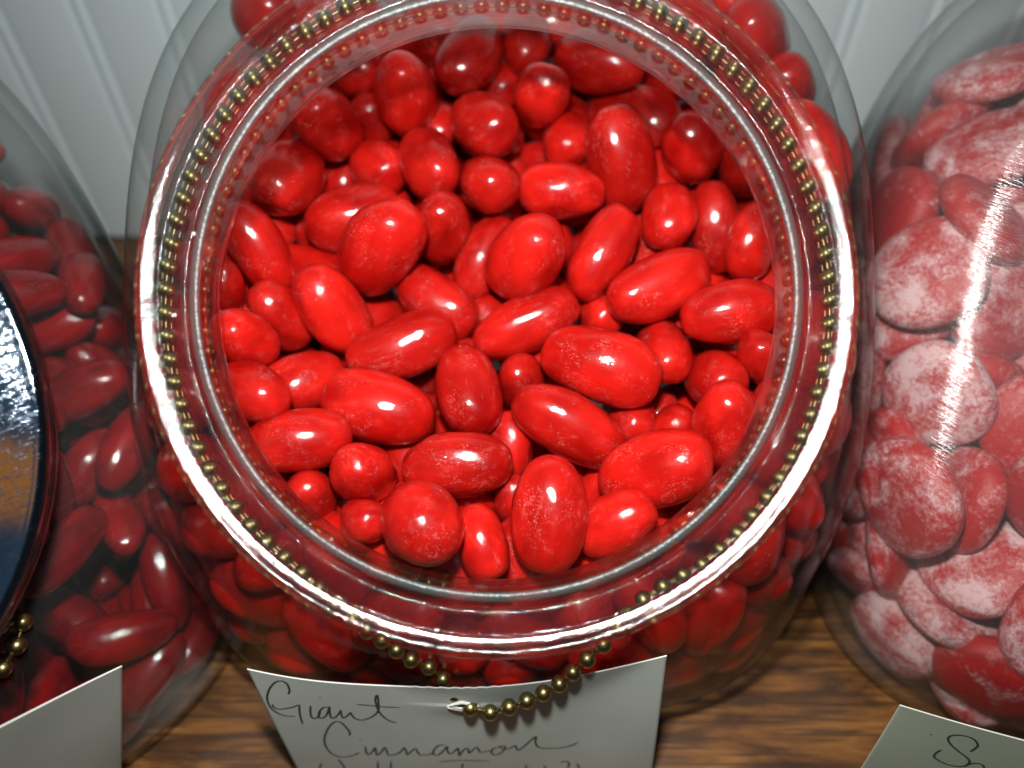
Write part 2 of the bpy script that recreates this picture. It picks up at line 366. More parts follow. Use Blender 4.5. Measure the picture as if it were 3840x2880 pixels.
# every sweet: place in its jar, quaternion, length, width, label
DATA = {
'mid': [
(0.027,-0.047,0.1001,0.982,0.000,0.035,-0.187,0.0329,0.0207,'plump right-sloping red jelly bean, eleventh from left, fourth row up in the jar mouth'),
(0.0123,-0.0909,0.0951,0.568,0.359,0.000,-0.741,0.0276,0.0182,'plump upright red jelly bean, fifth from left, lowest row in the jar mouth'),
(0.086,0.002,0.1347,0.833,0.000,0.376,-0.406,0.0303,0.0197,'red jelly bean behind the thick glass rim, rightmost, ninth row up'),
(0.0392,-0.0775,0.0942,0.954,0.000,-0.297,-0.050,0.0292,0.0191,'plump level red jelly bean, rightmost, second row up in the jar mouth'),
(0.0185,-0.0617,0.0924,0.969,-0.000,0.198,-0.145,0.0317,0.0182,'long right-sloping red jelly bean, seventh from left, third row up in the jar mouth'),
(0.0845,-0.0429,0.1058,0.728,-0.000,0.327,-0.602,0.0279,0.0198,'red jelly bean behind the thick glass rim, rightmost, sixth row up'),
(-0.0323,-0.0559,0.0931,0.992,0.000,0.063,-0.106,0.0311,0.0188,'long right-sloping red jelly bean, fourth from left, fourth row up in the jar mouth'),
(-0.0338,-0.0162,0.1156,0.872,0.000,-0.489,-0.006,0.0323,0.0212,'plump left-sloping red jelly bean, fifth from left, seventh row up in the jar mouth'),
(0.0664,-0.081,0.072,0.356,0.586,-0.000,-0.728,0.0284,0.0199,'red jelly bean behind the thick glass rim, rightmost, third row up'),
(0.0359,0.0137,0.126,0.794,0.000,0.580,-0.184,0.0316,0.0213,'plump upright red jelly bean, eleventh from left, ninth row up in the jar mouth'),
(-0.0656,-0.0734,0.0825,0.522,0.317,0.000,0.792,0.0290,0.0203,'red jelly bean behind the thick glass rim, leftmost, third row up'),
(-0.0112,-0.074,0.092,1.000,0.000,0.015,0.004,0.0285,0.0172,'long level red jelly bean, fourth from left, second row up in the jar mouth'),
(0.0739,-0.0633,0.0916,0.781,-0.000,-0.270,0.564,0.0296,0.0180,'red jelly bean behind the thick glass rim, fifth from left, fourth row up'),
(0.0446,-0.0245,0.1083,0.980,-0.000,-0.078,0.185,0.0299,0.0190,'plump left-sloping red jelly bean, twelfth from left, sixth row up in the jar mouth'),
(-0.018,-0.0927,0.0949,0.811,0.000,-0.410,-0.417,0.0267,0.0188,'round end-on red jelly bean, third from left, lowest row in the jar mouth'),
(-0.0513,-0.069,0.0954,0.993,0.000,0.037,0.113,0.0266,0.0163,'long level red jelly bean, leftmost, third row up in the jar mouth'),
(-0.0272,-0.0389,0.0995,0.984,0.000,-0.089,0.154,0.0306,0.0172,'long left-sloping red jelly bean, sixth from left, fifth row up in the jar mouth'),
(0.0077,-0.0192,0.1146,0.839,-0.000,-0.526,-0.135,0.0296,0.0205,'plump left-sloping red jelly bean, ninth from left, seventh row up in the jar mouth'),
(-0.0267,-0.0986,0.0574,0.028,0.249,-0.000,-0.968,0.0287,0.0177,'red jelly bean behind the thick glass rim, leftmost, lowest row'),
(0.0625,-0.0353,0.1082,0.999,-0.000,-0.048,0.025,0.0266,0.0178,'plump level red jelly bean, rightmost, sixth row up in the jar mouth'),
(-0.0416,-0.0895,0.0688,0.254,0.640,0.000,0.726,0.0296,0.0192,'red jelly bean behind the thick glass rim, second from left, second row up'),
(-0.0635,0.0067,0.1232,0.727,-0.000,0.133,0.674,0.0319,0.0209,'round end-on red jelly bean, leftmost, eighth row up in the jar mouth'),
(0.0293,-0.0139,0.1121,0.862,0.000,-0.372,0.344,0.0295,0.0171,'long left-sloping red jelly bean, twelfth from left, seventh row up in the jar mouth'),
(0.0075,-0.03,0.0995,0.974,0.000,-0.174,0.146,0.0313,0.0166,'long left-sloping red jelly bean, seventh from left, fifth row up in the jar mouth'),
(-0.0086,-0.0503,0.0935,0.792,0.000,-0.050,-0.609,0.0285,0.0189,'plump right-sloping red jelly bean, seventh from left, fourth row up in the jar mouth'),
(0.04,-0.0964,0.0587,0.861,0.000,0.489,-0.139,0.0303,0.0177,'red jelly bean behind the thick glass rim, rightmost, lowest row'),
(0.0305,0.0401,0.1421,0.973,0.000,-0.023,-0.231,0.0290,0.0181,'plump right-sloping red jelly bean, rightmost, eleventh row up in the jar mouth'),
(-0.0469,-0.0298,0.1046,0.869,0.000,0.482,-0.114,0.0274,0.0176,'plump right-sloping red jelly bean, third from left, sixth row up in the jar mouth'),
(0.0574,-0.0936,0.0503,0.149,0.571,-0.000,-0.807,0.0286,0.0189,'dull red jelly bean below the rim, fourth from left, second row up'),
(0.0583,-0.0651,0.0972,0.726,0.000,0.686,-0.044,0.0260,0.0173,'round end-on red jelly bean, rightmost, third row up in the jar mouth'),
(-0.0688,-0.015,0.1151,0.843,0.000,0.497,-0.208,0.0283,0.0155,'long right-sloping red jelly bean, leftmost, seventh row up in the jar mouth'),
(0.0065,-0.1003,0.0532,0.137,0.346,0.000,0.928,0.0280,0.0181,'red jelly bean behind the thick glass rim, third from left, lowest row'),
(-0.0851,-0.0543,0.0928,0.180,-0.421,0.000,0.889,0.0313,0.0188,'red jelly bean behind the thick glass rim, leftmost, fifth row up'),
(-0.0851,0.0392,0.1267,0.876,-0.000,-0.470,0.108,0.0287,0.0190,'red jelly bean behind the thick glass rim, leftmost, ninth row up'),
(0.0773,0.0429,0.1483,0.874,0.000,0.416,0.253,0.0289,0.0202,'red jelly bean above the rim, rightmost, lowest row'),
(-0.0472,-0.0974,0.0486,0.914,-0.000,0.360,-0.184,0.0282,0.0178,'dull red jelly bean below the rim, third from left, second row up'),
(-0.0519,0.0208,0.1332,0.774,-0.000,0.509,0.377,0.0281,0.0190,'plump right-sloping red jelly bean, leftmost, tenth row up in the jar mouth'),
(-0.0287,0.028,0.1387,0.258,-0.629,0.000,0.734,0.0278,0.0185,'plump upright red jelly bean, third from left, tenth row up in the jar mouth'),
(-0.0575,-0.084,0.0649,0.314,-0.134,-0.000,-0.940,0.0287,0.0179,'red jelly bean behind the thick glass rim, leftmost, second row up'),
(-0.0094,0.0405,0.1444,0.511,0.173,-0.000,-0.842,0.0269,0.0180,'plump left-sloping red jelly bean, third from left, eleventh row up in the jar mouth'),
(0.0283,-0.0909,0.0912,0.943,0.000,-0.322,0.088,0.0213,0.0146,'plump level red jelly bean, rightmost, lowest row in the jar mouth'),
(0.0178,0.0031,0.1211,0.998,0.000,0.022,-0.059,0.0259,0.0161,'long level red jelly bean, seventh from left, eighth row up in the jar mouth'),
(0.0571,0.0155,0.1288,0.814,0.000,0.426,0.394,0.0293,0.0197,'round end-on red jelly bean, rightmost, ninth row up in the jar mouth'),
(-0.0635,-0.059,0.1032,0.949,0.000,-0.152,-0.275,0.0229,0.0157,'plump right-sloping red jelly bean, leftmost, fourth row up in the jar mouth'),
(-0.0897,-0.0367,0.0944,0.797,-0.000,-0.596,-0.098,0.0298,0.0200,'red jelly bean behind the thick glass rim, leftmost, sixth row up'),
(-0.0049,0.0244,0.1305,0.813,0.000,-0.170,-0.556,0.0280,0.0195,'round end-on red jelly bean, seventh from left, tenth row up in the jar mouth'),
(0.0563,0.0489,0.1522,0.784,0.000,0.071,-0.616,0.0306,0.0186,'red jelly bean behind the thick glass rim, rightmost, eleventh row up'),
(0.0322,-0.0993,0.0419,0.969,0.000,0.192,0.155,0.0314,0.0196,'dull red jelly bean below the rim, tenth from left, lowest row'),
(-0.0216,0.0126,0.1249,0.797,0.000,-0.021,-0.603,0.0272,0.0178,'round end-on red jelly bean, fourth from left, ninth row up in the jar mouth'),
(-0.0845,-0.0644,0.0774,0.833,0.000,-0.508,-0.219,0.0304,0.0192,'red jelly bean behind the thick glass rim, leftmost, fourth row up'),
(0.0713,-0.0141,0.1164,0.439,0.474,0.000,-0.764,0.0218,0.0146,'plump upright red jelly bean, rightmost, seventh row up in the jar mouth'),
(-0.0189,-0.0207,0.1001,0.941,0.000,0.134,-0.311,0.0278,0.0165,'long right-sloping red jelly bean, sixth from left, sixth row up in the jar mouth'),
(0.085,0.03,0.1386,0.824,0.000,0.458,0.334,0.0289,0.0191,'red jelly bean behind the thick glass rim, rightmost, tenth row up'),
(-0.0344,-0.0759,0.0911,0.726,0.000,0.608,0.321,0.0246,0.0159,'round end-on red jelly bean, third from left, second row up in the jar mouth'),
(-0.0437,0.0007,0.1136,0.991,0.000,-0.064,0.121,0.0287,0.0203,'plump left-sloping red jelly bean, third from left, eighth row up in the jar mouth'),
(0.0226,-0.0926,0.0588,0.755,0.000,0.043,0.654,0.0288,0.0195,'red jelly bean behind the thick glass rim, fourth from left, lowest row'),
(0.0644,-0.0017,0.1128,0.758,0.000,0.496,-0.425,0.0275,0.0158,'long upright red jelly bean, fifteenth from left, seventh row up in the jar mouth'),
(0.0075,-0.0919,0.0727,0.277,0.489,-0.000,0.827,0.0271,0.0195,'red jelly bean behind the thick glass rim, sixth from left, second row up'),
(-0.0719,0.0503,0.1525,0.840,0.000,-0.370,-0.397,0.0284,0.0197,'red jelly bean behind the thick glass rim, leftmost, eleventh row up'),
(-0.0041,0.0075,0.1207,0.829,0.000,-0.243,-0.504,0.0259,0.0177,'round end-on red jelly bean, fifth from left, eighth row up in the jar mouth'),
(-0.004,-0.094,0.0884,0.794,0.000,0.298,-0.529,0.0184,0.0123,'plump right-sloping red jelly bean, fourth from left, lowest row in the jar mouth'),
(-0.0675,-0.0446,0.1076,0.768,0.000,0.570,0.291,0.0229,0.0149,'round end-on red jelly bean, leftmost, fifth row up in the jar mouth'),
(0.03,-0.0874,0.076,0.238,0.063,-0.000,-0.969,0.0316,0.0182,'red jelly bean behind the thick glass rim, seventh from left, second row up'),
(-0.0097,-0.0913,0.0724,0.765,0.000,0.501,-0.404,0.0278,0.0195,'red jelly bean behind the thick glass rim, fifth from left, second row up'),
(0.0495,-0.0015,0.1161,0.652,0.091,-0.000,-0.753,0.0225,0.0162,'round end-on red jelly bean, eleventh from left, eighth row up in the jar mouth'),
(0.0904,0.001,0.1068,0.583,-0.198,-0.000,-0.788,0.0290,0.0199,'red jelly bean behind the thick glass rim, third from left, seventh row up'),
(-0.0786,-0.0763,0.0656,0.310,-0.232,0.000,0.922,0.0274,0.0182,'dull red jelly bean below the rim, leftmost, fourth row up'),
(-0.0172,-0.005,0.1142,0.143,-0.654,0.000,0.743,0.0237,0.0164,'plump upright red jelly bean, seventh from left, seventh row up in the jar mouth'),
(-0.0661,-0.0866,0.0497,0.030,0.349,-0.000,0.937,0.0310,0.0203,'dull red jelly bean below the rim, second from left, second row up'),
(0.0118,0.0305,0.1365,0.392,-0.515,0.000,0.762,0.0255,0.0166,'plump upright red jelly bean, ninth from left, tenth row up in the jar mouth'),
(-0.0104,-0.0968,0.0489,0.609,0.264,0.000,0.748,0.0271,0.0191,'red jelly bean behind the thick glass rim, second from left, lowest row'),
(-0.0535,-0.047,0.0937,0.944,0.000,0.116,0.310,0.0234,0.0162,'plump left-sloping red jelly bean, second from left, fourth row up in the jar mouth'),
(-0.0553,0.0554,0.1468,0.781,0.000,0.325,0.533,0.0251,0.0175,'red jelly bean behind the thick glass rim, second from left, eleventh row up'),
(-0.0908,0.0106,0.1078,0.747,0.000,-0.031,-0.665,0.0317,0.0190,'red jelly bean behind the thick glass rim, leftmost, eighth row up'),
(0.0079,0.0488,0.1451,0.664,0.227,-0.000,-0.713,0.0234,0.0158,'plump upright red jelly bean, fourth from left, eleventh row up in the jar mouth'),
(-0.0622,-0.0302,0.1025,0.855,0.000,0.517,-0.051,0.0215,0.0153,'plump right-sloping red jelly bean, second from left, fifth row up in the jar mouth'),
(-0.0458,0.0407,0.1393,0.981,0.000,-0.131,-0.146,0.0220,0.0152,'plump level red jelly bean, leftmost, eleventh row up in the jar mouth'),
(0.0505,-0.0743,0.0734,0.534,-0.428,0.000,0.729,0.0296,0.0192,'red jelly bean behind the thick glass rim, third from left, third row up'),
(-0.0049,-0.0071,0.1052,0.854,0.000,-0.339,0.395,0.0261,0.0158,'long left-sloping red jelly bean, eighth from left, seventh row up in the jar mouth'),
(0.0734,0.0138,0.1221,0.771,0.000,0.451,0.450,0.0243,0.0168,'red jelly bean behind the thick glass rim, fourth from left, eighth row up'),
(0.0889,-0.0516,0.0842,0.794,0.000,0.163,0.586,0.0301,0.0187,'red jelly bean behind the thick glass rim, rightmost, fourth row up'),
(0.0748,0.0677,0.1234,0.877,0.000,-0.366,-0.312,0.0287,0.0198,'red jelly bean behind the thick glass rim, seventh from left, tenth row up'),
(-0.0241,0.0532,0.1436,0.965,0.000,-0.230,-0.127,0.0247,0.0160,'plump left-sloping red jelly bean, second from left, eleventh row up in the jar mouth'),
(0.079,-0.0669,0.0745,0.586,0.143,0.000,0.797,0.0295,0.0184,'dull red jelly bean below the rim, rightmost, fourth row up'),
(0.0464,-0.0373,0.0946,0.728,0.000,-0.210,-0.653,0.0241,0.0158,'round end-on red jelly bean, ninth from left, fifth row up in the jar mouth'),
(-0.0484,-0.0791,0.0851,0.174,-0.676,-0.000,0.716,0.0193,0.0130,'round end-on red jelly bean, leftmost, second row up in the jar mouth'),
(-0.0385,0.0202,0.119,0.865,0.000,-0.127,-0.485,0.0241,0.0166,'plump right-sloping red jelly bean, second from left, ninth row up in the jar mouth'),
(0.0516,0.0474,0.1358,0.827,0.000,-0.142,-0.545,0.0262,0.0169,'red jelly bean behind the thick glass rim, fifth from left, tenth row up'),
(0.0419,0.0364,0.1268,0.948,0.000,-0.041,-0.315,0.0308,0.0198,'plump right-sloping red jelly bean, eleventh from left, tenth row up in the jar mouth'),
(0.0705,-0.0466,0.1025,0.835,0.000,0.542,0.098,0.0189,0.0127,'plump right-sloping red jelly bean, rightmost, fifth row up in the jar mouth'),
(0.053,-0.0955,0.0238,0.766,0.000,0.634,0.103,0.0288,0.0203,'dull red jelly bean below the rim, twelfth from left, lowest row'),
(-0.0246,-0.0988,0.0393,0.870,0.000,0.289,0.400,0.0264,0.0197,'dull red jelly bean below the rim, fifth from left, lowest row'),
(0.0205,0.0266,0.1241,0.709,0.000,-0.062,-0.702,0.0220,0.0159,'plump right-sloping red jelly bean, tenth from left, ninth row up in the jar mouth'),
(0.0599,-0.0462,0.0934,0.738,0.000,-0.416,-0.531,0.0250,0.0163,'round end-on red jelly bean, fourteenth from left, fourth row up in the jar mouth'),
(-0.0773,-0.0252,0.1098,0.288,0.644,-0.000,-0.709,0.0162,0.0117,'plump upright red jelly bean, leftmost, sixth row up in the jar mouth'),
(0.0194,0.0723,0.1387,0.950,0.000,0.308,0.042,0.0284,0.0198,'red jelly bean behind the thick glass rim, ninth from left, eleventh row up'),
(0.0785,-0.0168,0.1,0.952,0.000,-0.277,-0.131,0.0262,0.0202,'red jelly bean behind the thick glass rim, second from left, seventh row up'),
(0.0033,-0.0615,0.0832,0.734,0.000,0.485,-0.477,0.0190,0.0133,'plump upright red jelly bean, fifth from left, third row up in the jar mouth'),
(0.0215,-0.1003,0.0242,0.786,-0.000,0.604,0.130,0.0309,0.0188,'dull red jelly bean below the rim, ninth from left, lowest row'),
(-0.026,-0.084,0.0762,0.648,0.051,0.000,-0.760,0.0281,0.0191,'red jelly bean, second from left, lowest row in the jar mouth'),
(-0.0334,-0.0883,0.0882,0.879,0.000,-0.370,-0.301,0.0170,0.0114,'round end-on red jelly bean, leftmost, lowest row in the jar mouth'),
(-0.0547,-0.095,0.0321,0.062,-0.010,0.000,0.998,0.0278,0.0190,'dull red jelly bean below the rim, second from left, lowest row'),
(-0.0831,-0.0099,0.1006,0.907,0.000,0.384,0.171,0.0308,0.0187,'red jelly bean behind the thick glass rim, leftmost, seventh row up'),
(-0.0331,-0.0995,0.0229,0.081,-0.560,0.000,-0.825,0.0293,0.0191,'dull red jelly bean below the rim, fourth from left, lowest row'),
(-0.0139,-0.0994,0.0231,0.826,-0.000,-0.527,-0.199,0.0311,0.0197,'dull red jelly bean below the rim, sixth from left, lowest row'),
(0.037,0.0813,0.1438,0.925,0.000,0.329,0.191,0.0289,0.0201,'red jelly bean behind the thick glass rim, tenth from left, eleventh row up'),
(-0.0773,0.022,0.1141,0.540,0.280,0.000,0.794,0.0274,0.0198,'red jelly bean behind the thick glass rim, third from left, eighth row up'),
(0.0058,-0.0422,0.0882,0.719,-0.000,0.660,0.220,0.0211,0.0144,'round end-on red jelly bean, ninth from left, fourth row up in the jar mouth'),
(-0.0796,0.0603,0.1247,0.735,0.000,0.364,0.572,0.0279,0.0190,'red jelly bean behind the thick glass rim, leftmost, tenth row up'),
(-0.0634,0.0649,0.1302,0.525,0.194,0.000,0.829,0.0312,0.0194,'red jelly bean behind the thick glass rim, second from left, tenth row up'),
(0.07,-0.0813,0.0497,0.885,0.000,-0.390,-0.256,0.0295,0.0191,'dull red jelly bean below the rim, second from left, third row up'),
(0.0043,-0.0987,0.035,0.842,0.000,0.292,0.453,0.0262,0.0191,'dull red jelly bean below the rim, seventh from left, lowest row'),
(0.0038,-0.0989,0.0167,0.017,0.004,-0.000,-1.000,0.0262,0.0192,'dull red jelly bean below the rim, eighth from left, lowest row'),
(0.0365,-0.0529,0.0854,0.721,-0.000,-0.274,-0.637,0.0199,0.0131,'round end-on red jelly bean, eighth from left, third row up in the jar mouth'),
(0.0691,-0.088,0.0337,0.392,-0.091,-0.000,-0.916,0.0267,0.0181,'dull red jelly bean below the rim, rightmost, second row up'),
(-0.056,-0.0082,0.0982,0.986,0.000,0.076,-0.150,0.0277,0.0196,'red jelly bean, fourth from left, seventh row up in the jar mouth'),
(0.0465,0.0681,0.1358,0.176,-0.316,-0.000,0.932,0.0272,0.0187,'red jelly bean behind the thick glass rim, fourth from left, tenth row up'),
(-0.0414,0.0367,0.1252,0.415,-0.547,0.000,0.727,0.0226,0.0153,'round end-on red jelly bean, second from left, tenth row up in the jar mouth'),
(0.0509,-0.0762,0.0532,0.197,-0.357,-0.000,0.913,0.0273,0.0202,'red jelly bean behind the thick glass rim, rightmost, second row up'),
(0.0291,-0.0217,0.0948,0.780,0.000,-0.369,-0.505,0.0195,0.0130,'round end-on red jelly bean, eleventh from left, sixth row up in the jar mouth'),
(-0.0522,0.076,0.141,0.012,0.289,-0.000,0.957,0.0271,0.0196,'red jelly bean behind the thick glass rim, third from left, eleventh row up'),
(0.0377,-0.0982,0.0208,0.760,0.000,0.571,0.311,0.0268,0.0182,'dull red jelly bean below the rim, eleventh from left, lowest row'),
(0.048,-0.0584,0.0863,0.771,0.000,0.604,0.202,0.0192,0.0134,'round end-on red jelly bean, ninth from left, third row up in the jar mouth'),
(0.0669,0.0338,0.1209,0.997,0.000,-0.066,-0.031,0.0270,0.0178,'red jelly bean behind the thick glass rim, third from left, ninth row up'),
(-0.0175,-0.031,0.0842,0.056,0.031,0.000,0.998,0.0295,0.0195,'red jelly bean, sixth from left, fourth row up in the jar mouth'),
(-0.0009,0.0472,0.1325,0.797,0.000,-0.059,-0.601,0.0237,0.0163,'round end-on red jelly bean, eighth from left, tenth row up in the jar mouth'),
(-0.0432,-0.0215,0.087,0.910,0.000,-0.032,0.414,0.0290,0.0180,'red jelly bean, fifth from left, fifth row up in the jar mouth'),
(-0.0006,0.021,0.1047,0.811,0.000,-0.373,0.450,0.0309,0.0200,'red jelly bean, sixth from left, eighth row up in the jar mouth'),
(-0.092,-0.0174,0.0887,0.338,-0.603,-0.000,-0.723,0.0300,0.0178,'red jelly bean behind the thick glass rim, second from left, sixth row up'),
(-0.0206,0.0694,0.1408,0.885,0.000,0.215,-0.412,0.0307,0.0182,'red jelly bean behind the thick glass rim, sixth from left, eleventh row up'),
(0.082,-0.0677,0.057,0.598,0.206,0.000,0.775,0.0265,0.0196,'dull red jelly bean below the rim, rightmost, third row up'),
(0.0039,-0.0776,0.0811,0.085,-0.677,0.000,0.732,0.0170,0.0115,'round end-on red jelly bean, sixth from left, second row up in the jar mouth'),
(-0.0195,0.0354,0.1243,0.716,0.000,-0.022,-0.697,0.0210,0.0140,'round end-on red jelly bean, fifth from left, tenth row up in the jar mouth'),
(-0.0508,0.0338,0.1092,0.716,-0.000,0.226,-0.660,0.0281,0.0200,'red jelly bean, second from left, eighth row up in the jar mouth'),
(0.0367,-0.0787,0.0627,0.942,0.000,-0.126,-0.312,0.0312,0.0177,'red jelly bean behind the thick glass rim, eighth from left, second row up'),
(0.017,0.0464,0.1224,0.010,0.146,-0.000,0.989,0.0274,0.0197,'red jelly bean, tenth from left, tenth row up in the jar mouth'),
(-0.0444,0.0552,0.1318,0.839,0.000,-0.360,0.408,0.0298,0.0195,'red jelly bean behind the thick glass rim, third from left, tenth row up'),
(-0.0714,-0.0455,0.0889,0.608,0.071,0.000,0.791,0.0314,0.0201,'red jelly bean behind the thick glass rim, rightmost, fifth row up'),
(-0.071,0.0414,0.112,0.435,0.485,0.000,0.758,0.0316,0.0197,'red jelly bean behind the thick glass rim, second from left, ninth row up'),
(0.0135,0.0383,0.1075,0.119,-0.151,0.000,0.981,0.0318,0.0182,'red jelly bean, ninth from left, ninth row up in the jar mouth'),
(-0.0079,-0.0153,0.0868,0.347,-0.285,0.000,0.894,0.0268,0.0192,'red jelly bean, eighth from left, sixth row up in the jar mouth'),
(-0.0013,0.0685,0.1384,0.422,0.033,0.000,0.906,0.0292,0.0183,'red jelly bean behind the thick glass rim, seventh from left, eleventh row up'),
(-0.0457,-0.0918,0.017,0.327,-0.042,-0.000,-0.944,0.0305,0.0180,'dull red jelly bean below the rim, third from left, lowest row'),
(-0.0262,-0.057,0.0765,0.697,-0.003,0.000,0.717,0.0275,0.0181,'red jelly bean, third from left, third row up in the jar mouth'),
(0.0339,-0.0681,0.076,0.941,0.000,-0.107,0.322,0.0280,0.0182,'red jelly bean, eighth from left, second row up in the jar mouth'),
(-0.0717,-0.0796,0.0328,0.632,0.041,-0.000,-0.774,0.0297,0.0192,'dull red jelly bean below the rim, leftmost, second row up'),
(-0.0598,0.014,0.1053,0.820,0.000,0.199,-0.537,0.0288,0.0179,'red jelly bean, third from left, seventh row up in the jar mouth'),
(0.0829,0.0556,0.1115,0.811,0.000,0.525,0.260,0.0296,0.0195,'red jelly bean behind the thick glass rim, fourth from left, ninth row up'),
(0.0446,0.0013,0.0996,0.666,-0.026,0.000,0.745,0.0318,0.0196,'red jelly bean, thirteenth from left, seventh row up in the jar mouth'),
(0.0718,-0.0854,0.0173,0.365,-0.061,-0.000,-0.929,0.0274,0.0184,'dull red jelly bean below the rim, rightmost, lowest row'),
(0.0491,0.0236,0.1116,0.762,0.000,0.024,-0.647,0.0314,0.0197,'red jelly bean, tenth from left, eighth row up in the jar mouth'),
(-0.0196,0.0115,0.1044,0.830,0.000,-0.317,0.460,0.0314,0.0192,'red jelly bean, sixth from left, seventh row up in the jar mouth'),
(0.0897,0.0178,0.1201,0.753,0.000,0.046,0.656,0.0287,0.0190,'red jelly bean behind the thick glass rim, rightmost, eighth row up'),
(0.0864,0.0224,0.1029,0.910,0.000,0.233,0.341,0.0308,0.0184,'red jelly bean behind the thick glass rim, fifth from left, eighth row up'),
(0.0553,-0.0229,0.0861,0.258,0.620,0.000,0.741,0.0304,0.0195,'red jelly bean, tenth from left, fifth row up in the jar mouth'),
(0.0627,-0.057,0.0801,0.393,0.188,-0.000,-0.900,0.0274,0.0182,'red jelly bean behind the thick glass rim, fourth from left, fourth row up'),
(0.0583,-0.0391,0.0698,0.855,0.000,-0.228,-0.465,0.0271,0.0185,'red jelly bean, thirteenth from left, fourth row up in the jar mouth'),
(-0.0118,-0.0692,0.0714,0.877,0.000,-0.406,-0.257,0.0304,0.0202,'red jelly bean, fifth from left, second row up in the jar mouth'),
(-0.0279,0.052,0.1246,0.135,0.318,-0.000,-0.938,0.0275,0.0197,'red jelly bean, fourth from left, tenth row up in the jar mouth'),
(-0.0748,0.0049,0.1022,0.161,-0.371,0.000,0.914,0.0285,0.0178,'red jelly bean, second from left, seventh row up in the jar mouth'),
(0.0422,-0.0422,0.0724,0.881,0.000,-0.363,-0.303,0.0296,0.0187,'red jelly bean, twelfth from left, fourth row up in the jar mouth'),
(0.0882,0.0391,0.1133,0.799,0.000,0.600,0.025,0.0295,0.0179,'red jelly bean behind the thick glass rim, fifth from left, ninth row up'),
(-0.061,0.0351,0.1224,0.804,0.000,-0.294,0.517,0.0295,0.0179,'red jelly bean, leftmost, ninth row up in the jar mouth'),
(0.0697,0.0598,0.1508,0.761,0.000,-0.378,-0.527,0.0258,0.0175,'red jelly bean above the rim, leftmost, lowest row'),
(0.0227,0.0197,0.1088,0.008,0.034,0.000,0.999,0.0291,0.0202,'red jelly bean, eighth from left, eighth row up in the jar mouth'),
(0.0414,-0.0122,0.0861,0.772,0.000,0.436,0.464,0.0263,0.0185,'red jelly bean, eighth from left, fifth row up in the jar mouth'),
(-0.0607,-0.0329,0.081,0.867,0.000,-0.179,-0.466,0.0275,0.0184,'red jelly bean, third from left, fifth row up in the jar mouth'),
(0.0895,-0.0497,0.0664,0.749,0.000,0.230,0.622,0.0289,0.0192,'dull red jelly bean below the rim, first from left, fifth row up'),
(-0.0324,0.0349,0.1095,0.852,0.000,-0.028,-0.523,0.0314,0.0184,'red jelly bean, third from left, ninth row up in the jar mouth'),
(0.0106,-0.0116,0.0938,0.937,0.000,0.009,-0.348,0.0298,0.0193,'red jelly bean, ninth from left, sixth row up in the jar mouth'),
(0.0016,0.0873,0.1342,0.183,-0.323,0.000,0.929,0.0309,0.0193,'red jelly bean behind the thick glass rim, eighth from left, eleventh row up'),
(0.0109,-0.0268,0.0823,0.351,-0.211,0.000,0.912,0.0315,0.0195,'red jelly bean, tenth from left, fourth row up in the jar mouth'),
(-0.0118,-0.0475,0.0702,0.866,0.000,-0.493,-0.083,0.0307,0.0199,'red jelly bean, fourth from left, third row up in the jar mouth'),
(0.0718,-0.0327,0.0932,0.332,0.074,-0.000,0.940,0.0275,0.0193,'red jelly bean, eleventh from left, fifth row up in the jar mouth'),
(-0.0863,0.0336,0.1037,0.934,-0.000,0.278,-0.226,0.0262,0.0181,'red jelly bean behind the thick glass rim, second from left, eighth row up'),
(0.0652,-0.0665,0.0606,0.718,0.000,0.696,-0.027,0.0282,0.0186,'red jelly bean behind the thick glass rim, fourth from left, third row up'),
(-0.0768,-0.0716,0.0484,0.908,0.000,-0.247,0.338,0.0296,0.0193,'dull red jelly bean below the rim, leftmost, third row up'),
(0.0614,0.0129,0.1009,0.846,-0.000,-0.520,0.115,0.0318,0.0180,'red jelly bean, fourteenth from left, seventh row up in the jar mouth'),
(-0.0045,0.0429,0.1176,0.398,-0.037,-0.000,0.917,0.0262,0.0200,'red jelly bean, seventh from left, ninth row up in the jar mouth'),
(-0.0264,-0.0064,0.0885,0.793,0.000,-0.066,-0.606,0.0269,0.0184,'red jelly bean, fifth from left, sixth row up in the jar mouth'),
(-0.0489,-0.0565,0.0772,0.979,0.000,0.130,0.157,0.0319,0.0198,'red jelly bean, second from left, third row up in the jar mouth'),
(0.0633,0.0593,0.1098,0.425,-0.280,0.000,0.861,0.0280,0.0184,'red jelly bean, rightmost, tenth row up in the jar mouth'),
(0.0587,-0.0043,0.0902,0.305,-0.325,0.000,0.895,0.0285,0.0187,'red jelly bean, thirteenth from left, sixth row up in the jar mouth'),
(-0.0612,-0.085,0.0178,0.924,0.000,0.094,0.370,0.0309,0.0190,'dull red jelly bean below the rim, leftmost, lowest row'),
(0.0295,0.0564,0.1328,0.998,-0.000,0.051,-0.030,0.0280,0.0203,'red jelly bean, fifth from left, eleventh row up in the jar mouth'),
(-0.0235,-0.0828,0.061,0.994,0.000,-0.096,0.054,0.0269,0.0195,'red jelly bean behind the thick glass rim, fourth from left, second row up'),
(-0.0714,-0.0218,0.0932,0.160,-0.130,-0.000,-0.979,0.0295,0.0197,'red jelly bean, second from left, sixth row up in the jar mouth'),
(0.0893,-0.0059,0.0895,0.360,0.240,-0.000,-0.901,0.0270,0.0192,'red jelly bean behind the thick glass rim, rightmost, seventh row up'),
(0.0204,-0.0618,0.0649,0.803,0.000,0.591,0.072,0.0298,0.0189,'red jelly bean, seventh from left, second row up in the jar mouth'),
(-0.0876,-0.045,0.0716,0.224,0.417,-0.000,-0.881,0.0268,0.0200,'red jelly bean behind the thick glass rim, second from left, fourth row up'),
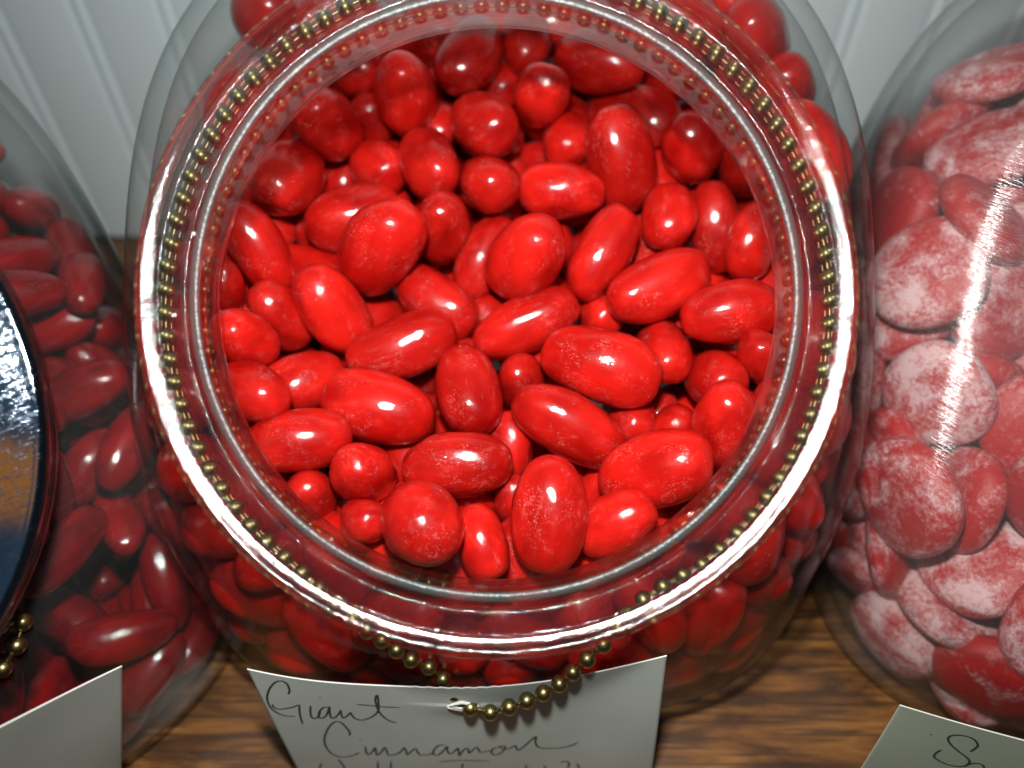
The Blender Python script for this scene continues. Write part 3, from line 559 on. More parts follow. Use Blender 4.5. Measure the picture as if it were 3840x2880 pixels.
(-0.0059,0.0039,0.0893,0.151,-0.026,0.000,-0.988,0.0300,0.0182,'red jelly bean, seventh from left, sixth row up in the jar mouth'),
(0.0128,0.0064,0.1005,0.770,0.000,-0.329,-0.547,0.0276,0.0184,'red jelly bean, tenth from left, seventh row up in the jar mouth'),
(-0.0389,-0.0712,0.0697,0.980,0.000,0.200,0.009,0.0262,0.0192,'red jelly bean, second from left, second row up in the jar mouth'),
(0.0719,0.0342,0.1052,0.774,0.000,-0.218,0.594,0.0317,0.0193,'red jelly bean, rightmost, eighth row up in the jar mouth'),
(-0.0428,-0.006,0.075,0.855,0.000,-0.454,0.250,0.0277,0.0198,'red jelly bean, fourth from left, sixth row up in the jar mouth'),
(-0.0404,0.0153,0.1025,0.968,0.000,-0.245,-0.053,0.0271,0.0194,'red jelly bean, fourth from left, eighth row up in the jar mouth'),
(0.0326,0.0192,0.0924,0.533,-0.177,-0.000,-0.827,0.0307,0.0191,'red jelly bean, eleventh from left, seventh row up in the jar mouth'),
(0.0113,-0.0468,0.0705,0.761,0.000,-0.567,-0.315,0.0311,0.0199,'red jelly bean, sixth from left, third row up in the jar mouth'),
(0.0763,-0.0414,0.0745,0.180,-0.680,0.000,-0.710,0.0273,0.0192,'red jelly bean, rightmost, fourth row up in the jar mouth'),
(-0.0095,0.045,0.101,0.688,-0.154,-0.000,-0.709,0.0278,0.0183,'red jelly bean, sixth from left, ninth row up in the jar mouth'),
(-0.0332,0.0727,0.1293,0.707,0.000,-0.364,0.606,0.0267,0.0192,'red jelly bean behind the thick glass rim, fifth from left, eleventh row up'),
(0.0274,-0.0038,0.0935,0.761,0.000,0.620,0.190,0.0274,0.0192,'red jelly bean, tenth from left, sixth row up in the jar mouth'),
(-0.0291,-0.0383,0.0676,0.076,0.363,-0.000,-0.929,0.0261,0.0181,'red jelly bean, fifth from left, fourth row up in the jar mouth'),
(0.0818,-0.0702,0.0362,0.730,-0.000,0.570,-0.377,0.0271,0.0196,'dull red jelly bean below the rim, third from left, third row up'),
(-0.0611,-0.0096,0.0778,0.025,0.472,-0.000,-0.881,0.0266,0.0194,'red jelly bean, fourth from left, fifth row up in the jar mouth'),
(-0.0015,-0.031,0.0669,0.756,0.000,-0.539,-0.370,0.0308,0.0195,'red jelly bean, eighth from left, fourth row up in the jar mouth'),
(-0.0128,0.0686,0.1231,0.763,-0.000,0.150,-0.628,0.0313,0.0202,'red jelly bean, sixth from left, tenth row up in the jar mouth'),
(0.0017,0.0597,0.1075,0.856,0.000,0.239,-0.458,0.0291,0.0196,'red jelly bean, eighth from left, ninth row up in the jar mouth'),
(-0.0434,-0.038,0.0764,0.129,0.362,-0.000,-0.923,0.0306,0.0185,'red jelly bean, third from left, fourth row up in the jar mouth'),
(0.0746,0.002,0.0995,0.715,0.000,0.616,-0.332,0.0267,0.0178,'red jelly bean, fourteenth from left, sixth row up in the jar mouth'),
(-0.044,0.0874,0.1267,0.987,0.000,0.021,0.157,0.0317,0.0177,'red jelly bean behind the thick glass rim, fourth from left, eleventh row up'),
(-0.0676,-0.0501,0.0731,0.221,-0.013,-0.000,-0.975,0.0288,0.0184,'red jelly bean behind the thick glass rim, third from left, fourth row up'),
(-0.0647,-0.0662,0.0671,0.178,-0.139,-0.000,0.974,0.0297,0.0188,'red jelly bean behind the thick glass rim, second from left, third row up'),
(-0.0229,0.0539,0.1079,0.567,0.294,-0.000,-0.770,0.0261,0.0184,'red jelly bean, fifth from left, ninth row up in the jar mouth'),
(-0.0363,-0.0868,0.0375,0.802,0.000,-0.582,-0.132,0.0305,0.0183,'red jelly bean behind the thick glass rim, third from left, second row up'),
(0.054,0.0282,0.0948,0.916,0.000,-0.007,0.402,0.0299,0.0196,'red jelly bean, ninth from left, eighth row up in the jar mouth'),
(0.0619,0.0774,0.1325,0.812,0.000,-0.433,-0.393,0.0298,0.0193,'red jelly bean behind the thick glass rim, sixth from left, tenth row up'),
],
'left': [
(0.0562,-0.0731,0.068,0.300,-0.081,0.000,-0.950,0.0283,0.0143,'dark red jelly bean in the left jar, leftmost, sixth row up'),
(0.0581,-0.0907,0.0429,0.094,0.149,0.000,0.984,0.0285,0.0138,'dark red jelly bean in the left jar, fifth from left, fourth row up'),
(0.0606,-0.0612,0.0846,0.203,0.626,-0.000,-0.753,0.0284,0.0137,'dark red jelly bean in the left jar, third from left, eighth row up'),
(0.0389,-0.1001,0.0272,0.093,0.439,-0.000,-0.893,0.0292,0.0141,'dark red jelly bean in the left jar, rightmost, second row up'),
(0.0825,-0.055,0.0752,0.360,0.054,-0.000,-0.931,0.0285,0.0139,'dark red jelly bean in the left jar, ninth from left, eighth row up'),
(0.0581,-0.096,0.0274,0.206,0.128,0.000,-0.970,0.0266,0.0141,'dark red jelly bean in the left jar, rightmost, third row up'),
(0.0641,-0.0458,0.098,0.878,0.000,0.389,-0.280,0.0255,0.0141,'dark red jelly bean in the left jar, second from left, ninth row up'),
(0.0537,-0.0717,0.0879,0.728,0.000,-0.674,0.127,0.0259,0.0131,'dark red jelly bean in the left jar, leftmost, seventh row up'),
(0.0729,-0.0778,0.039,0.506,0.377,-0.000,-0.776,0.0291,0.0130,'dark red jelly bean in the left jar, seventh from left, fifth row up'),
(0.0763,-0.0144,0.092,0.165,-0.102,0.000,0.981,0.0280,0.0135,'dark red jelly bean in the left jar, second from left, eleventh row up'),
(0.0769,-0.0421,0.0888,0.092,-0.148,0.000,0.985,0.0280,0.0137,'dark red jelly bean in the left jar, sixth from left, tenth row up'),
(0.0455,-0.073,0.0397,0.869,0.000,0.081,-0.488,0.0283,0.0143,'dark red jelly bean in the left jar, third from left, fourth row up'),
(0.0729,-0.0206,0.1119,0.989,0.000,0.148,0.009,0.0285,0.0131,'dark red jelly bean in the left jar, leftmost, twelfth row up'),
(0.0256,-0.1007,0.0297,0.220,0.382,0.000,-0.898,0.0253,0.0126,'dark red jelly bean in the left jar, second from left, lowest row'),
(0.0701,-0.0638,0.0579,0.714,0.000,-0.103,-0.693,0.0276,0.0130,'dark red jelly bean in the left jar, third from left, sixth row up'),
(0.0317,-0.0839,0.0235,0.562,-0.161,-0.000,-0.811,0.0257,0.0137,'dark red jelly bean in the left jar, second from left, second row up'),
(0.0911,-0.012,0.1017,0.782,0.000,0.055,0.621,0.0269,0.0128,'dark red jelly bean in the left jar, third from left, twelfth row up'),
(0.0713,-0.0877,0.0174,0.349,-0.077,-0.000,-0.934,0.0255,0.0131,'dark red jelly bean in the left jar, rightmost, fourth row up'),
(0.0308,-0.0613,0.0195,0.921,0.000,0.287,-0.264,0.0292,0.0137,'dark red jelly bean in the left jar, second from left, third row up'),
(0.0875,0.02,0.1109,0.781,0.000,0.446,0.438,0.0245,0.0135,'dark red jelly bean in the left jar, rightmost, fourteenth row up'),
(0.0685,-0.0485,0.0669,0.204,0.245,-0.000,-0.948,0.0253,0.0138,'dark red jelly bean in the left jar, eighth from left, eighth row up'),
(0.0248,-0.0887,0.0433,0.308,0.426,-0.000,-0.851,0.0263,0.0139,'dark red jelly bean in the left jar, leftmost, second row up'),
(0.0773,0.001,0.1075,0.944,0.000,0.231,0.234,0.0255,0.0135,'dark red jelly bean in the left jar, third from left, thirteenth row up'),
(0.0839,-0.0702,0.0521,0.138,0.631,0.000,0.763,0.0277,0.0130,'dark red jelly bean in the left jar, rightmost, sixth row up'),
(0.0571,-0.0495,0.0266,0.646,0.006,0.000,-0.763,0.0283,0.0140,'dark red jelly bean in the left jar, fourth from left, fifth row up'),
(0.092,0.0092,0.0974,0.753,0.000,-0.376,0.541,0.0248,0.0143,'dark red jelly bean in the left jar, rightmost, thirteenth row up'),
(0.0898,-0.0018,0.0755,0.477,-0.410,-0.000,-0.777,0.0270,0.0144,'dark red jelly bean in the left jar, third from left, eleventh row up'),
(0.0833,-0.0206,0.0748,0.800,0.000,0.577,-0.163,0.0247,0.0138,'dark red jelly bean in the left jar, seventh from left, tenth row up'),
(0.075,-0.0313,0.0812,0.473,0.369,0.000,0.800,0.0245,0.0138,'dark red jelly bean in the left jar, fifth from left, tenth row up'),
(0.0754,-0.0443,0.0446,0.960,0.000,0.043,-0.278,0.0249,0.0138,'dark red jelly bean in the left jar, rightmost, seventh row up'),
(0.045,-0.0816,0.0158,0.920,0.000,-0.060,0.387,0.0253,0.0141,'dark red jelly bean in the left jar, fourth from left, third row up'),
(0.05,-0.0935,0.0151,0.340,0.019,-0.000,-0.940,0.0291,0.0128,'dark red jelly bean in the left jar, rightmost, lowest row'),
(0.0283,-0.0653,0.051,0.173,-0.033,-0.000,-0.984,0.0291,0.0127,'dark red jelly bean in the left jar, leftmost, fifth row up'),
(0.0618,-0.0549,0.0154,0.770,0.000,-0.046,0.636,0.0291,0.0131,'dark red jelly bean in the left jar, fifth from left, fifth row up'),
(0.0711,-0.0303,0.0587,0.535,0.219,-0.000,-0.816,0.0277,0.0141,'dark red jelly bean in the left jar, seventh from left, eighth row up'),
(0.0374,-0.0684,0.0739,0.967,0.000,0.253,0.036,0.0285,0.0128,'dark red jelly bean in the left jar, second from left, fifth row up'),
(0.0843,-0.0675,0.0209,0.763,0.000,0.448,0.467,0.0294,0.0143,'dark red jelly bean in the left jar, rightmost, fifth row up'),
(0.0495,-0.0586,0.0157,0.760,0.000,-0.072,0.646,0.0255,0.0136,'dark red jelly bean in the left jar, fourth from left, fourth row up'),
(0.0659,-0.0764,0.0283,0.825,0.000,-0.292,0.484,0.0297,0.0127,'dark red jelly bean in the left jar, sixth from left, fifth row up'),
(0.088,-0.0064,0.0537,0.510,-0.368,-0.000,-0.777,0.0273,0.0140,'dark red jelly bean in the left jar, rightmost, tenth row up'),
(0.0924,-0.0368,0.0651,0.757,0.000,0.059,0.651,0.0286,0.0138,'dark red jelly bean in the left jar, rightmost, ninth row up'),
(0.0723,0.003,0.0767,0.267,-0.043,0.000,-0.963,0.0254,0.0142,'dark red jelly bean in the left jar, third from left, tenth row up'),
(0.0899,0.0223,0.0373,0.574,-0.306,0.000,0.759,0.0291,0.0129,'dark red jelly bean in the left jar, eighth from left, tenth row up'),
(0.0838,0.0657,0.0783,0.515,0.190,0.000,0.836,0.0251,0.0130,'dark red jelly bean in the left jar, fourth from left, thirteenth row up'),
(0.0591,-0.0221,0.0942,0.734,0.000,-0.011,-0.679,0.0275,0.0136,'dark red jelly bean in the left jar, leftmost, tenth row up'),
(0.0681,-0.075,0.0153,0.148,-0.064,-0.000,-0.987,0.0261,0.0129,'dark red jelly bean in the left jar, sixth from left, fourth row up'),
(0.0652,-0.0532,0.0461,0.459,0.400,0.000,0.793,0.0265,0.0136,'dark red jelly bean in the left jar, second from left, sixth row up'),
(0.0219,-0.0701,0.0156,0.798,0.000,0.014,-0.602,0.0290,0.0135,'dark red jelly bean in the left jar, leftmost, third row up'),
(0.0726,-0.0532,0.0275,0.525,-0.107,0.000,0.844,0.0291,0.0132,'dark red jelly bean in the left jar, fourth from left, sixth row up'),
(0.0716,0.0284,0.1148,0.990,0.000,0.127,0.056,0.0288,0.0140,'dark red jelly bean in the left jar, leftmost, fourteenth row up'),
(0.0504,-0.0515,0.0834,0.149,-0.014,0.000,-0.989,0.0258,0.0140,'dark red jelly bean in the left jar, leftmost, eighth row up'),
(0.0911,-0.0448,0.0524,0.661,0.034,-0.000,-0.750,0.0263,0.0141,'dark red jelly bean in the left jar, rightmost, eighth row up'),
(0.069,0.014,0.109,0.916,0.000,-0.334,-0.221,0.0288,0.0133,'dark red jelly bean in the left jar, leftmost, thirteenth row up'),
(0.0911,0.0304,0.0688,0.182,-0.659,-0.000,-0.730,0.0245,0.0131,'dark red jelly bean in the left jar, rightmost, twelfth row up'),
(0.0391,-0.0443,0.0182,0.666,0.101,0.000,0.740,0.0262,0.0134,'dark red jelly bean in the left jar, third from left, fifth row up'),
(0.0676,0.0235,0.0647,0.965,0.000,0.258,0.049,0.0264,0.0138,'dark red jelly bean in the left jar, leftmost, eleventh row up'),
(0.0624,0.0374,0.0405,0.050,0.168,-0.000,-0.984,0.0291,0.0133,'dark red jelly bean in the left jar, fourth from left, tenth row up'),
(0.0745,0.0083,0.0271,0.772,0.000,-0.215,-0.599,0.0278,0.0144,'dark red jelly bean in the left jar, third from left, ninth row up'),
(0.0807,0.0098,0.043,0.852,0.000,0.214,-0.478,0.0287,0.0132,'dark red jelly bean in the left jar, fifth from left, ninth row up'),
(0.006,-0.1,0.0257,0.191,0.138,-0.000,-0.972,0.0288,0.0136,'dark red jelly bean in the left jar, leftmost, lowest row'),
(0.033,-0.0464,0.0295,0.820,0.000,-0.217,-0.529,0.0286,0.0137,'dark red jelly bean in the left jar, second from left, fourth row up'),
(0.0641,-0.0071,0.0553,0.412,0.278,-0.000,0.868,0.0292,0.0134,'dark red jelly bean in the left jar, fifth from left, eighth row up'),
(0.0802,0.045,0.1248,0.834,0.000,0.074,-0.546,0.0285,0.0126,'dark red jelly bean in the left jar, first from left, fifteenth row up'),
(0.0267,-0.0431,0.0156,0.638,0.037,-0.000,-0.770,0.0270,0.0132,'dark red jelly bean in the left jar, leftmost, fourth row up'),
(0.0558,-0.0159,0.0702,0.910,0.000,0.153,-0.385,0.0246,0.0131,'dark red jelly bean in the left jar, leftmost, ninth row up'),
(0.0557,0.0027,0.0253,0.988,0.000,0.146,0.047,0.0267,0.0126,'dark red jelly bean in the left jar, sixth from left, eighth row up'),
(0.0788,0.0117,0.0873,0.039,-0.052,-0.000,-0.998,0.0286,0.0136,'dark red jelly bean in the left jar, second from left, twelfth row up'),
(0.0554,0.0203,0.0153,0.999,0.000,-0.011,0.038,0.0262,0.0126,'dark red jelly bean in the left jar, fourth from left, eighth row up'),
(0.0453,0.0208,0.0269,0.978,0.000,-0.019,0.207,0.0262,0.0131,'dark red jelly bean in the left jar, second from left, eighth row up'),
(0.0432,-0.0674,0.0257,0.615,-0.056,-0.000,0.787,0.0267,0.0134,'dark red jelly bean in the left jar, third from left, third row up'),
(0.0233,-0.097,0.0151,0.969,0.000,0.048,0.241,0.0285,0.0126,'dark red jelly bean in the left jar, third from left, lowest row'),
(0.0465,-0.0606,0.098,0.868,0.000,0.020,0.495,0.0277,0.0140,'dark red jelly bean hidden far back in the left jar'),
(0.0712,0.0078,0.1296,0.534,0.315,0.000,0.785,0.0281,0.0138,'dark red jelly bean hidden far back in the left jar'),
(0.0406,-0.0816,0.1056,0.278,-0.351,0.000,0.894,0.0264,0.0141,'dark red jelly bean hidden far back in the left jar'),
(0.0855,-0.0213,0.0342,0.830,0.000,0.458,0.320,0.0290,0.0144,'dark red jelly bean in the left jar, tenth from left, eighth row up'),
(0.0709,0.0816,0.0826,0.152,0.484,0.000,0.862,0.0261,0.0140,'dark red jelly bean in the left jar, second from left, thirteenth row up'),
(0.0511,0.0003,0.0683,0.204,0.087,0.000,-0.975,0.0277,0.0135,'dark red jelly bean in the left jar, second from left, tenth row up'),
(0.0353,-0.0864,0.092,0.724,0.000,0.596,0.346,0.0296,0.0138,'dark red jelly bean hidden far back in the left jar'),
(0.0876,0.0504,0.032,0.233,0.633,0.000,0.738,0.0258,0.0131,'dark red jelly bean in the left jar, rightmost, eleventh row up'),
(0.0378,-0.0502,0.0957,0.847,0.000,-0.113,0.519,0.0294,0.0143,'dark red jelly bean hidden far back in the left jar'),
(0.0838,-0.0081,0.0347,0.964,0.000,0.163,0.211,0.0277,0.0132,'dark red jelly bean in the left jar, fourth from left, ninth row up'),
],
'right': [
(-0.0717,-0.0016,0.0864,0.974,0.027,-0.194,-0.116,0.0323,0.0116,'sugared red disc in the right jar, third from left, seventh row up'),
(0.0498,0.007,0.1003,0.873,0.159,0.448,0.113,0.0311,0.0123,'sugared red disc hidden far back in the right jar'),
(-0.0791,-0.0416,0.0854,0.407,-0.094,0.050,-0.907,0.0305,0.0122,'sugared red disc in the right jar, third from left, sixth row up'),
(0.0263,-0.025,0.0787,0.506,-0.425,0.296,0.690,0.0345,0.0110,'sugared red disc hidden far back in the right jar'),
(-0.0861,-0.0667,0.0698,0.247,-0.071,0.085,-0.963,0.0331,0.0116,'sugared red disc in the right jar, third from left, fourth row up'),
(0.0204,0.0367,0.0525,0.353,-0.069,0.009,0.933,0.0312,0.0126,'sugared red disc hidden far back in the right jar'),
(-0.0222,0.0118,0.0742,0.380,-0.005,0.090,0.920,0.0309,0.0116,'sugared red disc hidden far back in the right jar'),
(-0.087,0.059,0.0435,0.120,0.015,0.071,0.990,0.0317,0.0124,'sugared red disc in the right jar, leftmost, eighth row up'),
(-0.0158,-0.0945,0.1015,0.316,0.298,0.309,-0.846,0.0335,0.0125,'sugared red disc hidden far back in the right jar'),
(0.0408,0.0842,0.1207,0.730,0.249,-0.185,0.609,0.0314,0.0121,'sugared red disc hidden far back in the right jar'),
(-0.025,-0.0862,0.0286,0.510,-0.730,-0.295,-0.348,0.0334,0.0116,'sugared red disc hidden far back in the right jar'),
(0.01,-0.0863,0.0488,0.869,-0.343,-0.120,-0.337,0.0287,0.0124,'sugared red disc hidden far back in the right jar'),
(0.0271,0.0441,0.15,0.664,-0.484,-0.404,-0.403,0.0302,0.0126,'sugared red disc hidden far back in the right jar'),
(-0.076,-0.0104,0.0688,0.369,-0.481,0.477,0.637,0.0305,0.0125,'sugared red disc in the right jar, second from left, sixth row up'),
(-0.0807,-0.0657,0.0434,0.051,-0.260,-0.142,0.954,0.0329,0.0113,'sugared red disc in the right jar, fourth from left, third row up'),
(-0.0475,0.04,0.0865,0.820,-0.122,0.385,0.405,0.0345,0.0126,'sugared red disc in the right jar, eighth from left, ninth row up'),
(0.0022,-0.0779,0.0856,0.132,0.004,0.146,0.980,0.0291,0.0114,'sugared red disc hidden far back in the right jar'),
(-0.0869,-0.0141,0.0924,0.312,-0.318,-0.039,-0.894,0.0308,0.0124,'sugared red disc in the right jar, second from left, seventh row up'),
(-0.0828,-0.0487,0.0641,0.211,0.119,0.130,-0.961,0.0303,0.0114,'sugared red disc in the right jar, third from left, fifth row up'),
(-0.0724,-0.0275,0.0642,0.642,0.341,-0.158,0.668,0.0314,0.0115,'sugared red disc in the right jar, second from left, fifth row up'),
(0.0468,0.0382,0.1025,0.826,0.164,-0.348,0.412,0.0326,0.0117,'sugared red disc hidden far back in the right jar'),
(-0.0341,-0.0714,0.0992,0.214,0.566,-0.208,-0.769,0.0320,0.0118,'sugared red disc hidden far back in the right jar'),
(-0.0404,-0.0843,0.0427,0.397,0.353,-0.104,0.841,0.0335,0.0114,'sugared red disc in the right jar, fourth from left, second row up'),
(-0.052,0.0601,0.1267,0.816,-0.123,0.219,0.521,0.0316,0.0125,'sugared red disc in the right jar, rightmost, eleventh row up'),
(0.0243,0.02,0.0981,0.890,0.112,-0.198,0.396,0.0298,0.0124,'sugared red disc hidden far back in the right jar'),
(-0.0757,0.045,0.1191,0.393,0.195,-0.031,0.898,0.0325,0.0112,'sugared red disc in the right jar, fourth from left, tenth row up'),
(0.0196,-0.0586,0.0601,0.361,0.139,-0.029,-0.922,0.0331,0.0118,'sugared red disc hidden far back in the right jar'),
(-0.0788,0.0254,0.0697,0.699,0.296,-0.537,0.367,0.0326,0.0121,'sugared red disc in the right jar, fourth from left, eighth row up'),
(-0.0779,-0.0694,0.0234,0.463,0.159,0.177,-0.854,0.0340,0.0110,'sugared red disc in the right jar, second from left, third row up'),
(-0.0805,-0.0516,0.0295,0.016,-0.193,0.023,0.981,0.0313,0.0123,'sugared red disc in the right jar, third from left, third row up'),
(-0.0803,0.0348,0.0949,0.229,0.062,-0.134,0.962,0.0307,0.0121,'sugared red disc in the right jar, fifth from left, ninth row up'),
(-0.047,0.0297,0.1019,0.449,-0.260,0.112,0.848,0.0306,0.0114,'sugared red disc in the right jar, eleventh from left, ninth row up'),
(-0.013,-0.0837,0.0151,0.590,-0.453,0.509,0.433,0.0328,0.0117,'sugared red disc hidden far back in the right jar'),
(0.0013,-0.0415,0.0854,0.510,-0.397,0.535,0.545,0.0346,0.0123,'sugared red disc hidden far back in the right jar'),
(-0.0454,-0.0149,0.0888,0.370,-0.405,-0.230,-0.804,0.0323,0.0121,'sugared red disc in the right jar, rightmost, sixth row up'),
(-0.0104,0.0651,0.1292,0.466,-0.377,0.554,0.578,0.0335,0.0115,'sugared red disc hidden far back in the right jar'),
(0.0549,-0.0182,0.083,0.625,0.230,0.365,-0.651,0.0299,0.0113,'sugared red disc hidden far back in the right jar'),
(-0.0372,0.0125,0.1011,0.830,-0.081,-0.506,-0.222,0.0309,0.0121,'sugared red disc hidden far back in the right jar'),
(-0.0552,0.0536,0.0654,0.599,-0.012,0.028,0.800,0.0341,0.0110,'sugared red disc in the right jar, sixth from left, ninth row up'),
(-0.0511,0.0397,0.13,0.130,-0.113,-0.013,-0.985,0.0291,0.0111,'sugared red disc in the right jar, rightmost, tenth row up'),
(0.0236,0.0255,0.0746,0.916,0.061,0.165,-0.361,0.0332,0.0115,'sugared red disc hidden far back in the right jar'),
(0.0082,0.039,0.0825,0.540,-0.365,0.074,0.755,0.0339,0.0117,'sugared red disc hidden far back in the right jar'),
(-0.0701,0.0559,0.0797,0.877,0.070,0.208,-0.428,0.0346,0.0114,'sugared red disc in the right jar, fourth from left, ninth row up'),
(0.0428,-0.0102,0.0677,0.282,-0.099,0.150,0.943,0.0294,0.0113,'sugared red disc hidden far back in the right jar'),
(0.0348,-0.057,0.0842,0.435,-0.602,-0.646,0.175,0.0310,0.0121,'sugared red disc hidden far back in the right jar'),
(-0.0091,-0.0102,0.0941,0.970,-0.162,-0.143,-0.114,0.0335,0.0110,'sugared red disc hidden far back in the right jar'),
(-0.0189,-0.0095,0.0734,0.914,-0.226,0.127,0.311,0.0309,0.0123,'sugared red disc hidden far back in the right jar'),
(-0.0723,-0.0026,0.1192,0.619,-0.607,-0.368,-0.336,0.0295,0.0117,'sugared red disc in the right jar, tenth from left, ninth row up'),
(0.0108,-0.0399,0.0609,0.885,0.252,0.039,-0.389,0.0324,0.0123,'sugared red disc hidden far back in the right jar'),
(-0.0909,-0.0192,0.0322,0.012,0.053,-0.052,-0.997,0.0330,0.0118,'sugared red disc in the right jar, leftmost, fourth row up'),
(-0.0748,0.061,0.0536,0.001,0.017,0.043,-0.999,0.0288,0.0113,'sugared red disc in the right jar, fifth from left, eighth row up'),
(-0.0209,-0.0604,0.0536,0.990,0.036,0.136,0.033,0.0337,0.0112,'sugared red disc hidden far back in the right jar'),
(-0.0139,-0.0366,0.0764,0.302,0.719,0.030,0.625,0.0298,0.0122,'sugared red disc hidden far back in the right jar'),
(-0.0048,0.0092,0.0759,0.961,-0.080,0.266,-0.008,0.0295,0.0119,'sugared red disc hidden far back in the right jar'),
(0.0104,0.0379,0.1192,0.758,-0.015,-0.252,-0.602,0.0298,0.0115,'sugared red disc hidden far back in the right jar'),
(-0.0492,-0.0367,0.0802,0.617,0.043,-0.051,0.784,0.0324,0.0110,'sugared red disc hidden far back in the right jar'),
(-0.0282,0.0677,0.1146,0.478,-0.135,-0.075,-0.865,0.0291,0.0120,'sugared red disc hidden far back in the right jar'),
(-0.0634,-0.0769,0.0562,0.213,-0.383,-0.388,-0.811,0.0299,0.0111,'sugared red disc in the right jar, rightmost, third row up'),
(-0.0472,-0.0559,0.0868,0.614,-0.759,-0.058,-0.209,0.0300,0.0120,'sugared red disc hidden far back in the right jar'),
(-0.0607,0.0747,0.0806,0.459,-0.267,0.025,0.847,0.0324,0.0118,'sugared red disc in the right jar, seventh from left, ninth row up'),
(-0.0203,0.0816,0.1054,0.966,0.072,-0.109,0.222,0.0319,0.0116,'sugared red disc hidden far back in the right jar'),
(0.0452,-0.0909,0.0144,0.449,-0.529,0.496,0.522,0.0297,0.0112,'sugared red disc hidden far back in the right jar'),
(-0.0168,-0.0759,0.0816,0.783,0.114,0.126,0.599,0.0313,0.0126,'sugared red disc hidden far back in the right jar'),
(-0.0098,-0.0379,0.0571,0.715,-0.227,-0.245,-0.614,0.0314,0.0123,'sugared red disc hidden far back in the right jar'),
(-0.0751,-0.0851,0.0229,0.365,0.062,0.083,-0.925,0.0294,0.0117,'sugared red disc in the right jar, leftmost, second row up'),
(-0.0334,-0.0808,0.058,0.584,0.190,0.163,-0.773,0.0332,0.0112,'sugared red disc hidden far back in the right jar'),
(0.0338,-0.0439,0.0707,0.846,-0.008,-0.181,-0.501,0.0317,0.0115,'sugared red disc hidden far back in the right jar'),
(-0.0188,0.0455,0.1495,0.514,-0.444,-0.435,-0.591,0.0301,0.0125,'sugared red disc hidden far back in the right jar'),
(-0.0584,-0.0059,0.0779,0.251,-0.191,0.022,0.949,0.0336,0.0121,'sugared red disc in the right jar, fourth from left, sixth row up'),
(-0.0523,-0.0514,0.0876,0.492,-0.303,-0.049,-0.815,0.0333,0.0114,'sugared red disc in the right jar, rightmost, fifth row up'),
(-0.0668,-0.0294,0.0821,0.645,0.229,0.157,-0.712,0.0295,0.0126,'sugared red disc in the right jar, fifth from left, sixth row up'),
(-0.012,-0.0931,0.067,0.676,-0.462,-0.085,-0.568,0.0301,0.0119,'sugared red disc hidden far back in the right jar'),
(-0.0221,0.0607,0.0911,0.381,-0.364,0.214,0.822,0.0337,0.0114,'sugared red disc hidden far back in the right jar'),
(-0.0213,0.028,0.1054,0.906,-0.016,0.133,0.401,0.0326,0.0121,'sugared red disc hidden far back in the right jar'),
(0.0147,-0.0941,0.0988,0.757,0.313,0.440,-0.369,0.0295,0.0116,'sugared red disc hidden far back in the right jar'),
(0.0111,-0.0254,0.094,0.798,-0.047,-0.597,-0.068,0.0330,0.0115,'sugared red disc hidden far back in the right jar'),
(-0.0471,0.0509,0.1047,0.817,-0.215,-0.428,-0.322,0.0308,0.0112,'sugared red disc hidden far back in the right jar'),
(-0.0879,0.0037,0.0807,0.006,0.337,-0.043,0.940,0.0321,0.0110,'sugared red disc in the right jar, leftmost, seventh row up'),
(0.0349,-0.0867,0.0483,0.636,-0.123,-0.111,-0.753,0.0308,0.0114,'sugared red disc hidden far back in the right jar'),
(-0.0688,-0.0014,0.0514,0.683,-0.612,-0.267,-0.298,0.0330,0.0117,'sugared red disc hidden far back in the right jar'),
(-0.0499,-0.0461,0.0576,0.787,0.060,0.588,0.178,0.0342,0.0126,'sugared red disc in the right jar, sixth from left, fifth row up'),
(-0.044,0.0808,0.1238,0.565,0.220,-0.183,0.774,0.0305,0.0113,'sugared red disc hidden far back in the right jar'),
(-0.0644,0.0894,0.0854,0.505,0.058,-0.024,0.861,0.0314,0.0123,'sugared red disc in the right jar, second from left, tenth row up'),
(0.0338,0.051,0.1206,0.618,0.010,0.132,0.775,0.0284,0.0124,'sugared red disc hidden far back in the right jar'),
(-0.0803,-0.017,0.0435,0.960,0.130,-0.181,-0.171,0.0345,0.0121,'sugared red disc in the right jar, leftmost, fifth row up'),
(-0.0565,0.0024,0.1058,0.464,-0.129,0.028,-0.876,0.0310,0.0118,'sugared red disc in the right jar, rightmost, ninth row up'),
(-0.0414,0.091,0.0996,0.630,0.148,-0.080,0.758,0.0304,0.0116,'sugared red disc hidden far back in the right jar'),
(-0.0886,0.0148,0.1072,0.053,-0.106,0.051,-0.992,0.0297,0.0122,'sugared red disc in the right jar, third from left, ninth row up'),
(-0.0205,-0.0235,0.0908,0.392,0.138,-0.031,-0.909,0.0337,0.0124,'sugared red disc hidden far back in the right jar'),
(-0.0003,-0.0664,0.0713,0.849,0.002,-0.453,-0.274,0.0324,0.0123,'sugared red disc hidden far back in the right jar'),
(-0.0032,0.0061,0.1065,0.359,0.263,0.282,-0.850,0.0297,0.0124,'sugared red disc hidden far back in the right jar'),
(0.0565,-0.0293,0.0694,0.555,-0.485,0.420,0.531,0.0339,0.0124,'sugared red disc hidden far back in the right jar'),
(0.0278,-0.0834,0.0304,0.740,-0.277,-0.041,-0.612,0.0298,0.0123,'sugared red disc hidden far back in the right jar'),
(-0.0173,-0.0876,0.0443,0.300,-0.735,0.523,0.310,0.0342,0.0121,'sugared red disc hidden far back in the right jar'),
(-0.0724,-0.0411,0.0558,0.296,0.161,-0.056,-0.940,0.0308,0.0124,'sugared red disc in the right jar, fourth from left, fifth row up'),
(-0.0618,0.0226,0.0765,0.104,-0.580,0.259,0.766,0.0313,0.0124,'sugared red disc hidden far back in the right jar'),
